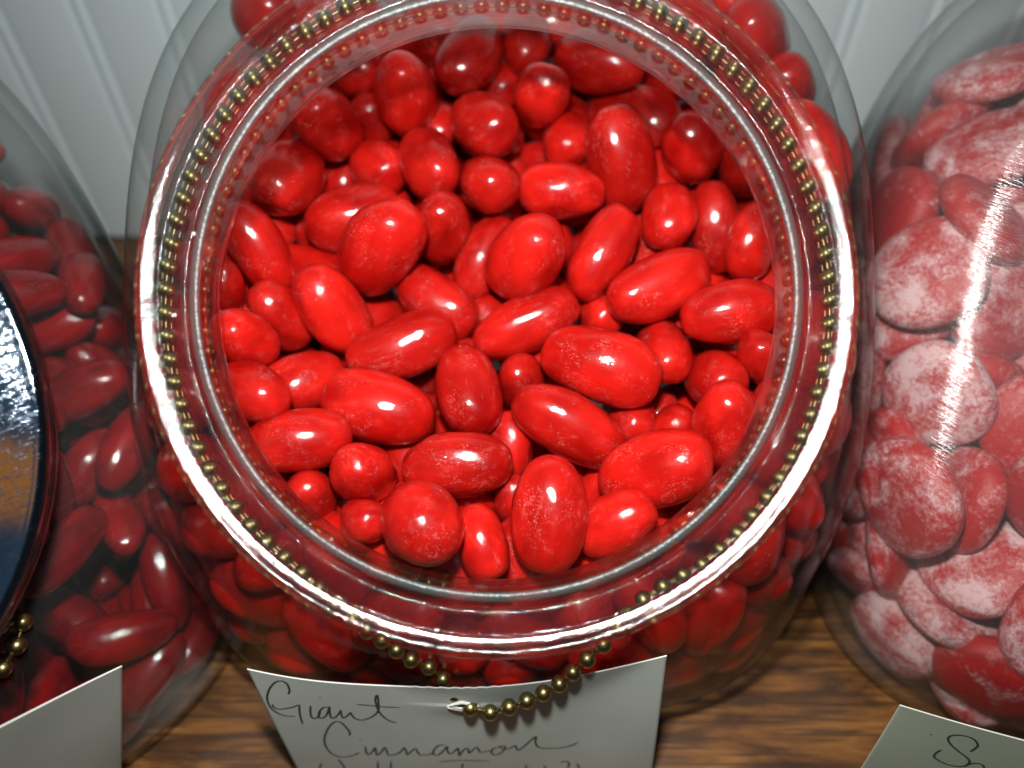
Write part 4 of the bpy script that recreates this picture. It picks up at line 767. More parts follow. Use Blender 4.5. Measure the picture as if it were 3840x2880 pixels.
(0.0278,-0.0968,0.0233,0.716,-0.173,-0.118,-0.666,0.0319,0.0112,'sugared red disc hidden far back in the right jar'),
(-0.0895,0.0252,0.0225,0.018,-0.071,0.081,0.994,0.0290,0.0115,'sugared red disc hidden far back in the right jar'),
(0.0376,0.0157,0.0614,0.435,-0.555,-0.615,-0.354,0.0339,0.0115,'sugared red disc hidden far back in the right jar'),
(-0.0879,-0.0456,0.0219,0.037,0.168,0.042,-0.984,0.0289,0.0121,'sugared red disc in the right jar, leftmost, third row up'),
(-0.0678,0.0259,0.1256,0.140,-0.460,-0.339,-0.808,0.0337,0.0116,'sugared red disc in the right jar, fifth from left, tenth row up'),
(0.0163,-0.1044,0.0339,0.720,-0.004,0.035,-0.693,0.0344,0.0112,'sugared red disc hidden far back in the right jar'),
(-0.0544,-0.0984,0.0334,0.579,-0.024,0.049,-0.814,0.0313,0.0119,'sugared red disc in the right jar, second from left, lowest row'),
(-0.0693,-0.064,0.0681,0.022,-0.056,-0.147,-0.987,0.0289,0.0114,'sugared red disc in the right jar, fourth from left, fourth row up'),
(-0.0311,0.0459,0.1268,0.052,0.393,0.068,-0.916,0.0328,0.0112,'sugared red disc hidden far back in the right jar'),
(0.0011,-0.0953,0.0821,0.718,-0.011,0.218,-0.661,0.0289,0.0116,'sugared red disc hidden far back in the right jar'),
(-0.0448,-0.0957,0.0586,0.601,-0.247,-0.094,-0.754,0.0334,0.0113,'sugared red disc in the right jar, rightmost, second row up'),
(-0.0932,-0.0207,0.0678,0.045,0.013,0.002,-0.999,0.0305,0.0116,'sugared red disc in the right jar, leftmost, sixth row up'),
(0.0007,0.04,0.0561,0.678,-0.205,-0.273,-0.651,0.0300,0.0111,'sugared red disc hidden far back in the right jar'),
(-0.0679,-0.0556,0.0225,0.134,-0.027,0.835,0.533,0.0303,0.0116,'sugared red disc in the right jar, fifth from left, third row up'),
(0.0114,0.0612,0.1398,0.669,0.109,-0.416,0.606,0.0342,0.0114,'sugared red disc hidden far back in the right jar'),
(-0.0208,-0.049,0.0721,0.780,0.165,-0.111,0.593,0.0338,0.0121,'sugared red disc hidden far back in the right jar'),
(-0.0487,-0.0235,0.0558,0.336,0.137,-0.017,-0.932,0.0298,0.0121,'sugared red disc hidden far back in the right jar'),
(0.0263,-0.0716,0.0759,0.892,-0.078,-0.241,-0.376,0.0303,0.0115,'sugared red disc hidden far back in the right jar'),
(0.0177,0.0164,0.1264,0.675,-0.310,-0.386,-0.546,0.0336,0.0116,'sugared red disc hidden far back in the right jar'),
(-0.0017,-0.0993,0.0276,0.843,-0.130,0.119,-0.509,0.0343,0.0126,'sugared red disc hidden far back in the right jar'),
(-0.0901,0.0465,0.0784,0.103,-0.035,-0.016,0.994,0.0323,0.0121,'sugared red disc in the right jar, leftmost, ninth row up'),
(-0.0015,0.0583,0.112,0.037,0.496,0.065,-0.865,0.0288,0.0111,'sugared red disc hidden far back in the right jar'),
(0.0155,-0.0793,0.0643,0.932,-0.056,-0.324,-0.154,0.0285,0.0126,'sugared red disc hidden far back in the right jar'),
(-0.0637,-0.0261,0.0459,0.775,-0.144,-0.411,0.459,0.0334,0.0123,'sugared red disc in the right jar, fifth from left, fifth row up'),
(-0.0007,0.092,0.104,0.647,0.155,0.035,0.746,0.0307,0.0116,'sugared red disc hidden far back in the right jar'),
(-0.0302,-0.0888,0.0937,0.233,-0.872,-0.398,-0.163,0.0325,0.0126,'sugared red disc hidden far back in the right jar'),
(-0.0441,-0.0606,0.064,0.410,-0.543,-0.039,0.732,0.0291,0.0125,'sugared red disc in the right jar, fifth from left, fourth row up'),
(0.0337,-0.0088,0.0955,0.529,0.052,0.070,-0.844,0.0292,0.0114,'sugared red disc hidden far back in the right jar'),
(-0.0635,-0.017,0.0996,0.462,-0.331,0.094,0.818,0.0318,0.0113,'sugared red disc in the right jar, rightmost, seventh row up'),
(-0.0815,0.0721,0.0722,0.230,0.077,-0.083,0.967,0.0300,0.0124,'sugared red disc in the right jar, second from left, ninth row up'),
(0.0119,0.0158,0.1141,0.491,-0.515,0.418,0.564,0.0333,0.0119,'sugared red disc hidden far back in the right jar'),
(-0.0921,-0.0432,0.0507,0.026,0.042,-0.100,-0.994,0.0336,0.0124,'sugared red disc in the right jar, second from left, fourth row up'),
(0.0639,0.0632,0.0856,0.434,-0.277,-0.119,-0.849,0.0332,0.0113,'sugared red disc hidden far back in the right jar'),
(-0.0102,0.021,0.0892,0.419,0.524,-0.197,0.714,0.0342,0.0117,'sugared red disc hidden far back in the right jar'),
(-0.0547,0.0646,0.0945,0.090,-0.143,0.087,0.982,0.0344,0.0114,'sugared red disc hidden far back in the right jar'),
(0.0034,0.0488,0.1306,0.813,-0.021,0.013,-0.582,0.0320,0.0119,'sugared red disc hidden far back in the right jar'),
(-0.068,0.0711,0.1045,0.197,-0.084,0.016,0.977,0.0290,0.0126,'sugared red disc in the right jar, third from left, tenth row up'),
(-0.0786,0.0412,0.0462,0.114,0.311,0.075,-0.941,0.0308,0.0110,'sugared red disc in the right jar, third from left, eighth row up'),
(-0.0528,-0.0746,0.0842,0.823,0.408,0.174,0.355,0.0310,0.0113,'sugared red disc in the right jar, rightmost, fourth row up'),
(-0.0662,-0.0813,0.0398,0.314,0.517,0.238,-0.760,0.0300,0.0115,'sugared red disc in the right jar, third from left, second row up'),
(0.0167,-0.0032,0.1025,0.866,0.177,0.198,-0.423,0.0343,0.0113,'sugared red disc hidden far back in the right jar'),
(0.0202,-0.079,0.1036,0.088,-0.666,-0.496,-0.550,0.0296,0.0121,'sugared red disc hidden far back in the right jar'),
(-0.0499,-0.0895,0.0179,0.593,-0.335,0.471,0.560,0.0309,0.0123,'sugared red disc in the right jar, leftmost, lowest row'),
(0.0275,-0.0899,0.0753,0.735,0.094,-0.082,-0.667,0.0325,0.0112,'sugared red disc hidden far back in the right jar'),
(-0.0084,-0.0194,0.0558,0.597,0.180,0.742,-0.246,0.0285,0.0114,'sugared red disc hidden far back in the right jar'),
(-0.0562,-0.0652,0.0376,0.707,0.349,-0.278,0.549,0.0346,0.0124,'sugared red disc in the right jar, sixth from left, third row up'),
(-0.0332,-0.0672,0.0731,0.899,0.093,-0.222,-0.366,0.0306,0.0120,'sugared red disc hidden far back in the right jar'),
(-0.035,-0.0861,0.0246,0.417,-0.223,0.675,0.567,0.0288,0.0115,'sugared red disc hidden far back in the right jar'),
(-0.0132,0.0418,0.1149,0.237,-0.083,-0.062,-0.966,0.0292,0.0124,'sugared red disc hidden far back in the right jar'),
(-0.0091,-0.0882,0.0365,0.782,0.282,0.303,-0.466,0.0313,0.0121,'sugared red disc hidden far back in the right jar'),
(0.0087,-0.0083,0.0767,0.108,0.243,0.027,-0.964,0.0341,0.0115,'sugared red disc hidden far back in the right jar'),
(0.0319,-0.0402,0.0549,0.883,-0.108,-0.129,-0.437,0.0343,0.0110,'sugared red disc hidden far back in the right jar'),
(-0.0664,0.0492,0.1379,0.204,0.484,-0.081,0.847,0.0321,0.0112,'sugared red disc in the right jar, leftmost, eleventh row up'),
(-0.0438,0.0165,0.1213,0.779,-0.297,-0.172,-0.524,0.0290,0.0125,'sugared red disc hidden far back in the right jar'),
(-0.0862,-0.0002,0.0319,0.118,-0.138,0.059,-0.982,0.0336,0.0111,'sugared red disc hidden far back in the right jar'),
(0.0562,0.0214,0.0925,0.439,0.348,-0.711,0.425,0.0288,0.0114,'sugared red disc hidden far back in the right jar'),
(0.0587,0.0461,0.0767,0.424,0.364,0.207,-0.803,0.0321,0.0111,'sugared red disc hidden far back in the right jar'),
(-0.05,-0.0639,0.0471,0.638,0.030,0.640,-0.426,0.0294,0.0124,'sugared red disc hidden far back in the right jar'),
(0.0446,-0.101,0.0362,0.755,-0.129,0.098,-0.636,0.0290,0.0119,'sugared red disc hidden far back in the right jar'),
(-0.0631,0.0241,0.1085,0.612,0.300,0.305,-0.665,0.0335,0.0112,'sugared red disc in the right jar, ninth from left, ninth row up'),
(-0.0449,0.0116,0.0869,0.741,0.125,0.644,-0.148,0.0333,0.0115,'sugared red disc hidden far back in the right jar'),
(-0.0861,-0.0158,0.1077,0.249,-0.351,-0.061,-0.901,0.0317,0.0124,'sugared red disc in the right jar, rightmost, eighth row up'),
(0.0328,0.0304,0.1209,0.704,-0.068,0.181,0.683,0.0337,0.0118,'sugared red disc hidden far back in the right jar'),
(-0.0874,0.0247,0.05,0.171,-0.097,0.007,-0.980,0.0328,0.0121,'sugared red disc in the right jar, second from left, eighth row up'),
(0.0033,0.0359,0.1394,0.768,0.075,-0.346,-0.533,0.0291,0.0111,'sugared red disc hidden far back in the right jar'),
(-0.0164,-0.0761,0.0608,0.593,0.229,0.500,-0.588,0.0296,0.0113,'sugared red disc hidden far back in the right jar'),
(0.0333,0.0104,0.0802,0.927,0.037,0.226,-0.298,0.0297,0.0123,'sugared red disc hidden far back in the right jar'),
(0.0237,-0.0969,0.05,0.709,-0.088,0.027,-0.699,0.0307,0.0116,'sugared red disc hidden far back in the right jar'),
(-0.0551,0.0693,0.0517,0.851,-0.104,0.042,-0.513,0.0328,0.0116,'sugared red disc hidden far back in the right jar'),
(-0.0813,0.0593,0.0981,0.144,-0.147,-0.020,0.979,0.0328,0.0115,'sugared red disc in the right jar, leftmost, tenth row up'),
(-0.0048,0.0678,0.1449,0.505,0.448,-0.139,0.725,0.0315,0.0125,'sugared red disc hidden far back in the right jar'),
(-0.0586,-0.0743,0.0285,0.555,-0.434,0.587,0.398,0.0302,0.0115,'sugared red disc in the right jar, second from left, second row up'),
(-0.0914,0.0042,0.0537,0.016,-0.012,0.028,-0.999,0.0343,0.0123,'sugared red disc hidden far back in the right jar'),
(-0.0176,0.0177,0.1226,0.514,-0.500,-0.165,-0.677,0.0313,0.0123,'sugared red disc hidden far back in the right jar'),
(-0.0292,-0.1025,0.024,0.670,0.072,0.045,-0.737,0.0327,0.0114,'sugared red disc in the right jar, rightmost, lowest row'),
],
}
DROOP = [[-0.0396, 0.07928, 0.08058], [-0.03279, 0.07786, 0.07045], [-0.02562, 0.07645, 0.06041], [-0.02005, 0.07549, 0.05572], [-0.01568, 0.07271, 0.04977], [-0.01258, 0.07022, 0.04687], [-0.00764, 0.0681, 0.04626], [-0.00265, 0.0683, 0.04813], [0.0025, 0.06885, 0.05155], [0.00707, 0.06945, 0.05534], [0.01149, 0.07035, 0.05965], [0.01581, 0.07202, 0.06561], [0.0197, 0.07405, 0.07005], [0.02468, 0.07724, 0.07416], [0.03113, 0.081, 0.08494]]
DROOP_L = [(0.00249, -0.09858, 0.06528), (0.01268, -0.10498, 0.06313), (0.02585, -0.1065, 0.06879), (0.04047, -0.10326, 0.07602), (0.04662, -0.09822, 0.08019)]
EDGE = 0.01053
CARD_MID = {'O': [-0.06586, 0.07329, 0.06222], 'U': [0.99853, 0.0086, 0.05351], 'D': [0.05419, -0.15844, -0.98588], 'w': 0.10379, 'h': 0.06, 's': [[(0.00772, 0.01145), (0.00851, 0.00974), (0.00867, 0.00672), (0.00759, 0.00506), (0.00566, 0.00587), (0.00356, 0.00877), (0.00197, 0.01248), (0.00141, 0.01536), (0.00149, 0.01832), (0.00271, 0.02116), (0.00468, 0.02264), (0.00698, 0.02281)], [(0.00234, 0.01649), (0.0023, 0.01787), (0.00327, 0.01892), (0.0051, 0.01877), (0.00718, 0.01814), (0.0088, 0.01723), (0.00924, 0.01736), (0.00862, 0.02021), (0.00812, 0.02375), (0.00787, 0.02711)], [(0.01554, 0.01346)], [(0.01216, 0.01766), (0.0115, 0.02037), (0.01106, 0.02339), (0.0118, 0.02457), (0.01318, 0.023), (0.0141, 0.02051)], [(0.0165, 0.01889), (0.01531, 0.01883), (0.01374, 0.021), (0.01307, 0.0235), (0.01363, 0.02456), (0.01511, 0.0231), (0.01647, 0.01989), (0.01693, 0.01867), (0.01647, 0.02114), (0.01616, 0.02367), (0.01657, 0.02482), (0.01783, 0.02376), (0.019, 0.02179), (0.01945, 0.0208), (0.01924, 0.02282), (0.0193, 0.02487), (0.02053, 0.02391), (0.02159, 0.02243), (0.02189, 0.0222), (0.02191, 0.02347), (0.02256, 0.02556), (0.02423, 0.02643), (0.02653, 0.02526), (0.02842, 0.02331), (0.02939, 0.02134), (0.02996, 0.01838), (0.03043, 0.01402), (0.03015, 0.01377), (0.02953, 0.01591), (0.02934, 0.01934), (0.02948, 0.02236), (0.0304, 0.02547), (0.03167, 0.02736), (0.03311, 0.02822)], [(0.02423, 0.01792), (0.02765, 0.01875), (0.03133, 0.01969), (0.03536, 0.02006)], [(0.01894, 0.03496), (0.01952, 0.03335), (0.01908, 0.0301), (0.01828, 0.02741), (0.01697, 0.02672), (0.01515, 0.02856), (0.01314, 0.03246), (0.01172, 0.03678), (0.01128, 0.04069), (0.01174, 0.04445), (0.01333, 0.04688), (0.01542, 0.04759), (0.01813, 0.04656), (0.02009, 0.04491)], [(0.02163, 0.03732)], [(0.02231, 0.0415), (0.02198, 0.045), (0.02233, 0.04635), (0.02384, 0.0446), (0.02497, 0.04224), (0.02493, 0.04415), (0.0248, 0.04669), (0.02651, 0.04454), (0.02741, 0.04257), (0.02783, 0.0423), (0.02798, 0.04381), (0.02806, 0.04635), (0.02907, 0.04672), (0.03119, 0.0455), (0.03254, 0.04355), (0.03334, 0.04229), (0.03353, 0.04431), (0.03358, 0.04635), (0.03497, 0.04439), (0.03614, 0.04285), (0.03661, 0.04327), (0.03682, 0.0453), (0.03757, 0.04656), (0.03978, 0.04628), (0.04138, 0.04504)], [(0.045, 0.04055), (0.04303, 0.04113), (0.0414, 0.04403), (0.04122, 0.04635), (0.04266, 0.04643), (0.04441, 0.0437), (0.0455, 0.04156), (0.04531, 0.04425), (0.04584, 0.04599), (0.04745, 0.04436), (0.04843, 0.04271), (0.0484, 0.04542), (0.04836, 0.04735), (0.0496, 0.04448), (0.05095, 0.04285), (0.05127, 0.04457), (0.05129, 0.04588), (0.05278, 0.04365), (0.05382, 0.04271), (0.05417, 0.04422), (0.05452, 0.04576), (0.05574, 0.04552), (0.0577, 0.04492)], [(0.05972, 0.04333), (0.05825, 0.04395), (0.05759, 0.04643), (0.05869, 0.04791), (0.06048, 0.04638), (0.06169, 0.04383), (0.06119, 0.04261), (0.05997, 0.04314), (0.06202, 0.04465), (0.0635, 0.04373), (0.0646, 0.0428), (0.06488, 0.04481), (0.06531, 0.04563), (0.06734, 0.04295), (0.06961, 0.03915), (0.07059, 0.03805), (0.07025, 0.04113), (0.07086, 0.04413), (0.07297, 0.04525), (0.0763, 0.04543), (0.07964, 0.04441), (0.08224, 0.04227)], [(0.04216, 0.05074), (0.04808, 0.05023), (0.0565, 0.05152)], [(0.04887, 0.05215), (0.04857, 0.05425), (0.04797, 0.05744)], [(0.00771, 0.05097), (0.00631, 0.05518)], [(0.01315, 0.04896), (0.01357, 0.05129), (0.01388, 0.0543), (0.01242, 0.05715)], [(0.02449, 0.0503), (0.02325, 0.05719)], [(0.02828, 0.0502), (0.02707, 0.0574)], [(0.06681, 0.05524), (0.06722, 0.05719), (0.06815, 0.05854)], [(0.0722, 0.05575), (0.07287, 0.05825)], [(0.07713, 0.05421), (0.0786, 0.05335), (0.07956, 0.05487), (0.07905, 0.05805)], [(0.08152, 0.05498), (0.08225, 0.05608), (0.0824, 0.05931)]], 'slit': (0.05216, 0.01802, 0.0036, 0.0013)}
CARD_L = {'O': [-0.16357, 0.00182, 0.1092], 'U': [0.69926, 0.63744, -0.32359], 'D': [-0.32206, -0.1232, -0.93867], 'w': 0.105, 'h': 0.062}
CARD_R = {'O': [0.09442, 0.06531, 0.06005], 'U': [0.95237, -0.30376, 0.02704], 'D': [-0.03436, -0.19497, -0.98021], 'w': 0.105, 'h': 0.058, 's': [[(0.0193, 0.00982), (0.01972, 0.00819), (0.01976, 0.00642), (0.01845, 0.00472), (0.01659, 0.00412), (0.01457, 0.00463), (0.01335, 0.00586), (0.01341, 0.00736), (0.01468, 0.00912), (0.01725, 0.01109), (0.01944, 0.01252), (0.02068, 0.01396), (0.02054, 0.01608), (0.01912, 0.01741), (0.01674, 0.01769), (0.01437, 0.01693), (0.01319, 0.01603), (0.01302, 0.01411), (0.01364, 0.01233)], [(0.02042, 0.01678), (0.02122, 0.01483), (0.02252, 0.0138), (0.02373, 0.01404), (0.02451, 0.01538), (0.02487, 0.01762)], [(0.00936, 0.00727), (0.00962, 0.00749)]]}
# ------------------------------------------------------------------ counter and wall
bm = bmesh.new(); bmesh.ops.create_cube(bm, size=1)
for v in bm.verts: v.co = Vector((v.co.x*2.4, .05 + v.co.y*.70 - .07, -.02 + v.co.z*.04))
bmesh.ops.bevel(bm, geom=list(bm.edges), offset=.003, segments=3, affect='EDGES')
me = bpy.data.meshes.new('counter'); bm.to_mesh(me); bm.free(); me.materials.append(M_WOOD)
counter = tag(link('counter', me), 'dark brown oak counter the candy jars stand on', 'counter', kind='structure')
WALL_Y = .330
prof = []
x = -1.2 - .0
P = .0362
k0 = math.floor(-1.2/P)
for k in range(k0, int(1.2/P)+1):
    xx = k*P - .0010
    prof += [(xx-.0058, 0), (xx-.0042, .0004), (xx-.0030, .0013), (xx-.0016, .0002), (xx, -.0006), (xx+.0016, .0002), (xx+.0030, .0013), (xx+.0042, .0004), (xx+.0058, 0)]
V = []; F = []
for (px_, d_) in prof: V += [(px_, WALL_Y+d_, .0005), (px_, WALL_Y+d_, 1.3), ]
for i in range(len(prof)-1): F.append((2*i, 2*i+2, 2*i+3, 2*i+1))
n0 = len(V)
V += [(prof[0][0], WALL_Y+.03, .0005), (prof[-1][0], WALL_Y+.03, .0005), (prof[-1][0], WALL_Y+.03, 1.3), (prof[0][0], WALL_Y+.03, 1.3)]
F += [(n0, n0+3, n0+2, n0+1), (0, 1, n0+3, n0), (n0-2, n0+1, n0+2, n0-1)]
wall = tag(link('wall', mesh('wall', V, F, M_WALL, smooth=True)), 'white painted beadboard wall behind the jars', 'wall', kind='structure')

# ------------------------------------------------------------------ jars
RINGS = jar_rings(); SEG = 128
NI = 3+len(inner())-2; RIM0 = NI; RIM1 = NI+len(LIPS); FR0, FR1 = NI+8*2-1, NI+10*2+1
def jar_meshes():
    """the body (two walls of blown glass) and the thick pressed mouth rim, cut at the neck"""
    n = len(RINGS)
    def build(name, rows, mats, close=False):
        V = []; F = []; idx = []
        for i in rows: V += ring(RINGS[i], SEG)
        m = len(rows)
        for j in range(m-1):
            if rows[j+1] != rows[j]+1: continue
            for k in range(SEG):
                a = j*SEG+k; b = j*SEG+(k+1) % SEG
                F.append((a, a+SEG, b+SEG, b)); idx.append(rows[j])
        if close: F.append(tuple(range(SEG))); F.append(tuple((m-1)*SEG+k for k in range(SEG-1, -1, -1))); idx += [0, 0]
        me = mesh(name, V, F)
        for q in mats: me.materials.append(q)
        return me, idx
    body, _ = build('glass_body', list(range(0, RIM0+1))+list(range(RIM1, n)), [M_WALLG], True)
    rim, idx = build('mouth_rim', list(range(RIM0, RIM1+1)), [M_RIM, M_FROST])
    for q, p in enumerate(rim.polygons): p.material_index = 1 if FR0 <= idx[q] < FR1 else 0
    return body, rim
JB, JR = jar_meshes(); JBD = JB.copy(); JBD.materials[0] = M_WALLG_D; JBL = JB.copy(); JBL.materials[0] = M_WALLG_L
def jar_thing(x, y, rz, body, label):
    t = empty('candy_jar', (x, y, .0004), rz); tag(t, label, 'jar', 'slant mouthed glass candy jars')
    link('glass_body', body, t); r = link('mouth_rim', JR, t)
    if FLASH_MNEE: r.cycles.is_caustics_caster = True
    return t
jar_thing(OX, OY, 0, JB, 'open slant mouthed clear glass jar of glossy red jelly beans in the middle')
jar_thing(XF['left'][0], XF['left'][1], math.radians(XF['left'][2]), JBL, 'glass candy jar closed by a scratched chrome lid, at the left edge')
jar_thing(XF['right'][0], XF['right'][1], math.radians(XF['right'][2]), JBD, 'glass candy jar full of sugar dusted red discs, at the right edge')

# ------------------------------------------------------------------ sweets
def bean_mesh(seed):
    rng = random.Random(seed); nu, nv = 28, 20; V = []; F = []
    bend = rng.uniform(-.10, .10); egg = rng.uniform(-.10, .10); flat_ = rng.uniform(.92, 1.0); pw = rng.uniform(.70, .84)
    dents = [(Vector((rng.uniform(-1, 1), rng.uniform(-1, 1), rng.uniform(-1, 1))).normalized(), rng.uniform(.01, .10), rng.uniform(4, 16)) for _ in range(11)]
    for j in range(nv+1):
        a = math.pi*j/nv
        for i in range(nu):
            b = 2*math.pi*i/nu
            ca, sa = math.cos(a), math.sin(a)
            x = ca; r = abs(sa)**pw
            y, z = r*math.cos(b), r*math.sin(b)
            y *= (1+egg*x); z *= (1+egg*x)*flat_
            y += bend*(x*x-.4)
            d = Vector((x, y, z)).normalized(); s = 1
            for (dd, am, k) in dents: s -= am*math.exp(k*(d.dot(dd)-1))
            V.append((.5*x*s, .5*y*s, .5*z*s))
    for j in range(nv):
        for i in range(nu): F.append((j*nu+i, j*nu+(i+1) % nu, (j+1)*nu+(i+1) % nu, (j+1)*nu+i))
    me = mesh('jelly_bean', V, F)
    b = bmesh.new(); b.from_mesh(me); bmesh.ops.remove_doubles(b, verts=b.verts, dist=1e-5); bmesh.ops.recalc_face_normals(b, faces=b.faces); b.to_mesh(me); b.free()
    me.polygons.foreach_set('use_smooth', [True]*len(me.polygons))
    return me
def disc_mesh(seed):
    rng = random.Random(seed); nu, nv = 36, 18; V = []; F = []
    ph = [rng.uniform(0, 6.28) for _ in range(4)]; am = [rng.uniform(.01, .03) for _ in range(4)]
    for j in range(nv+1):
        a = math.pi*j/nv
        for i in range(nu):
            b = 2*math.pi*i/nu
            x = math.copysign(abs(math.cos(a))**.80, math.cos(a)); r = abs(math.sin(a))**.72
            w = 1+sum(am[q]*math.sin((q+1)*b+ph[q]) for q in range(4))
            V.append((.5*x, .5*r*w*math.cos(b), .5*r*w*math.sin(b)))
    for j in range(nv):
        for i in range(nu): F.append((j*nu+i, j*nu+(i+1) % nu, (j+1)*nu+(i+1) % nu, (j+1)*nu+i))
    me = mesh('sugared_disc', V, F)
    b = bmesh.new(); b.from_mesh(me); bmesh.ops.remove_doubles(b, verts=b.verts, dist=1e-5); bmesh.ops.recalc_face_normals(b, faces=b.faces); b.to_mesh(me); b.free()
    me.polygons.foreach_set('use_smooth', [True]*len(me.polygons))
    return me
def fill(key, name, meshes, mat, cat, group):
    for me in meshes:
        me.materials.append(mat)
    x0, y0, r0 = XF[key]; M = Matrix.Translation((x0, y0, .0004)) @ Matrix.Rotation(math.radians(r0), 4, 'Z')
    rng = random.Random(4)
    for row in DATA[key]:
        c, q, L, W, lab = row[:3], row[3:7], row[7], row[8], row[9]
        o = link(name, meshes[rng.randrange(len(meshes))])
        L *= 1.04; W *= 1.05
        sc = (L, W, W) if key != 'right' else (W, L, L)
        o.matrix_world = M @ Matrix.Translation(c) @ (Quaternion(q).to_matrix().to_4x4() @ Matrix.Rotation(rng.uniform(0, 6.28), 4, 'X')) @ Matrix.Diagonal(sc + (1,))
        tag(o, lab, cat, group)
        if FLASH_MNEE: o.cycles.is_caustics_receiver = True
fill('mid', 'jelly_bean', [bean_mesh(s) for s in range(7)], M_BEAN, 'jelly bean', 'glossy red jelly beans in the middle jar')
fill('left', 'jelly_bean', [bean_mesh(s) for s in range(20, 25)], M_BEAN2, 'jelly bean', 'dark red jelly beans in the left jar')
fill('right', 'sugared_disc', [disc_mesh(s) for s in range(5)], M_SUGAR, 'candy', 'sugared red discs in the right jar')

# ------------------------------------------------------------------ chrome lid on the left jar
def lathe(prof, seg=96):
    V = []; F = []
    for (r, h) in prof:
        for k in range(seg):
            a = 2*math.pi*k/seg; V.append((r*math.cos(a), r*math.sin(a), h))
    for i in range(len(prof)-1):
        for k in range(seg):
            a = i*seg+k; b = i*seg+(k+1) % seg; F.append((a, b, b+seg, a+seg))
    return V, F
lid = empty('lid')
jl_m = Matrix.Translation((XF['left'][0], XF['left'][1], .0004)) @ Matrix.Rotation(math.radians(XF['left'][2]), 4, 'Z')
tilt = Matrix.Rotation(math.pi/2 - TH, 4, 'X')
lid.matrix_world = jl_m @ Matrix.Translation((0, MC[1]-OY, MC[2])) @ tilt @ Matrix.Translation((0, 0, .0006))
tag(lid, 'round scratched chrome lid closing the jar at the left edge', 'lid')
top = [(.0770, -.008), (.0782, -.008), (.0788, -.006), (.0788, .0012), (.0784, .0022), (.0774, .0027), (.0760, .0028), (.0740, .0030), (.070, .0034), (.060, .0042), (.045, .0052), (.030, .0059), (.015, .0063), (.0002, .0064)]
under = [(r-.0006 if r > .001 else r, h-.0007) for r, h in top]
V, F = lathe(spline(top, 3) + spline(under, 3)[::-1]); link('plate', mesh('plate', V, F, M_CHROME), lid)
kn = [(.004, .0062), (.0045, .014), (.009, .019), (.012, .024), (.0105, .029), (.006, .0315), (.0002, .032)]
V, F = lathe(spline(kn, 4), 48); link('knob', mesh('knob', V, F, M_CHROME), lid)

# ------------------------------------------------------------------ ball chains
def sphere_mesh():
    b = bmesh.new(); bmesh.ops.create_uvsphere(b, u_segments=20, v_segments=12, radius=.00215)
    for f in b.faces: f.smooth = True
    me = bpy.data.meshes.new('bead'); b.to_mesh(me); b.free(); me.materials.append(M_BRASS); return me
BEAD = sphere_mesh()
def chain(M, droop, label, a0, a1, rr=.0784, step=.0055):
    root = empty('ball_chain'); root.matrix_world = M; tag(root, label, 'chain', 'brass ball chains hanging tags on jars')
    pts = []
    for i in range(81):
        a = math.radians(a0 + (a1-a0)*i/80); h = -.0165 - .0006*math.sin(3*a); r = rr
        pts.append((r*math.cos(a), MC[1]+h*NRM[0]+r*math.sin(a)*UPV[0]-OY, MC[2]+h*NRM[1]+r*math.sin(a)*UPV[1]))
    pts = pts + spline([pts[-1]] + droop + [pts[0]], 14)[1:-1]
    P = [Vector(p) for p in pts]; n = len(P)
    # even spacing
    seg = [(P[(i+1) % n]-P[i]).length for i in range(n)]; tot = sum(seg); N = round(tot/step); st = tot/N
    out = []; i = 0; acc = 0
    for k in range(N):
        d = k*st
        while acc+seg[i] < d: acc += seg[i]; i += 1
        out.append(P[i].lerp(P[(i+1) % n], (d-acc)/seg[i]))
    for k, p in enumerate(out):
        o = link('bead', BEAD, root); o.location = p
        if FLASH_MNEE: o.cycles.is_caustics_receiver = True
    V, F = tube(out, .00055, 6, closed=True); link('wire', mesh('wire', V, F, M_BRASS), root)
    return root
MID = Matrix.Translation((OX, OY, .0004))
toloc = lambda p: (p[0]-OX, p[1]-OY, p[2])
chain(MID, [toloc(p) for p in DROOP], 'brass ball chain round the middle jar neck, threaded through the Giant Cinnamon card', -52, 232)
chain(jl_m, DROOP_L, 'brass ball chain on the left jar, its beads showing under the chrome lid', -58, 238, rr=.0735)

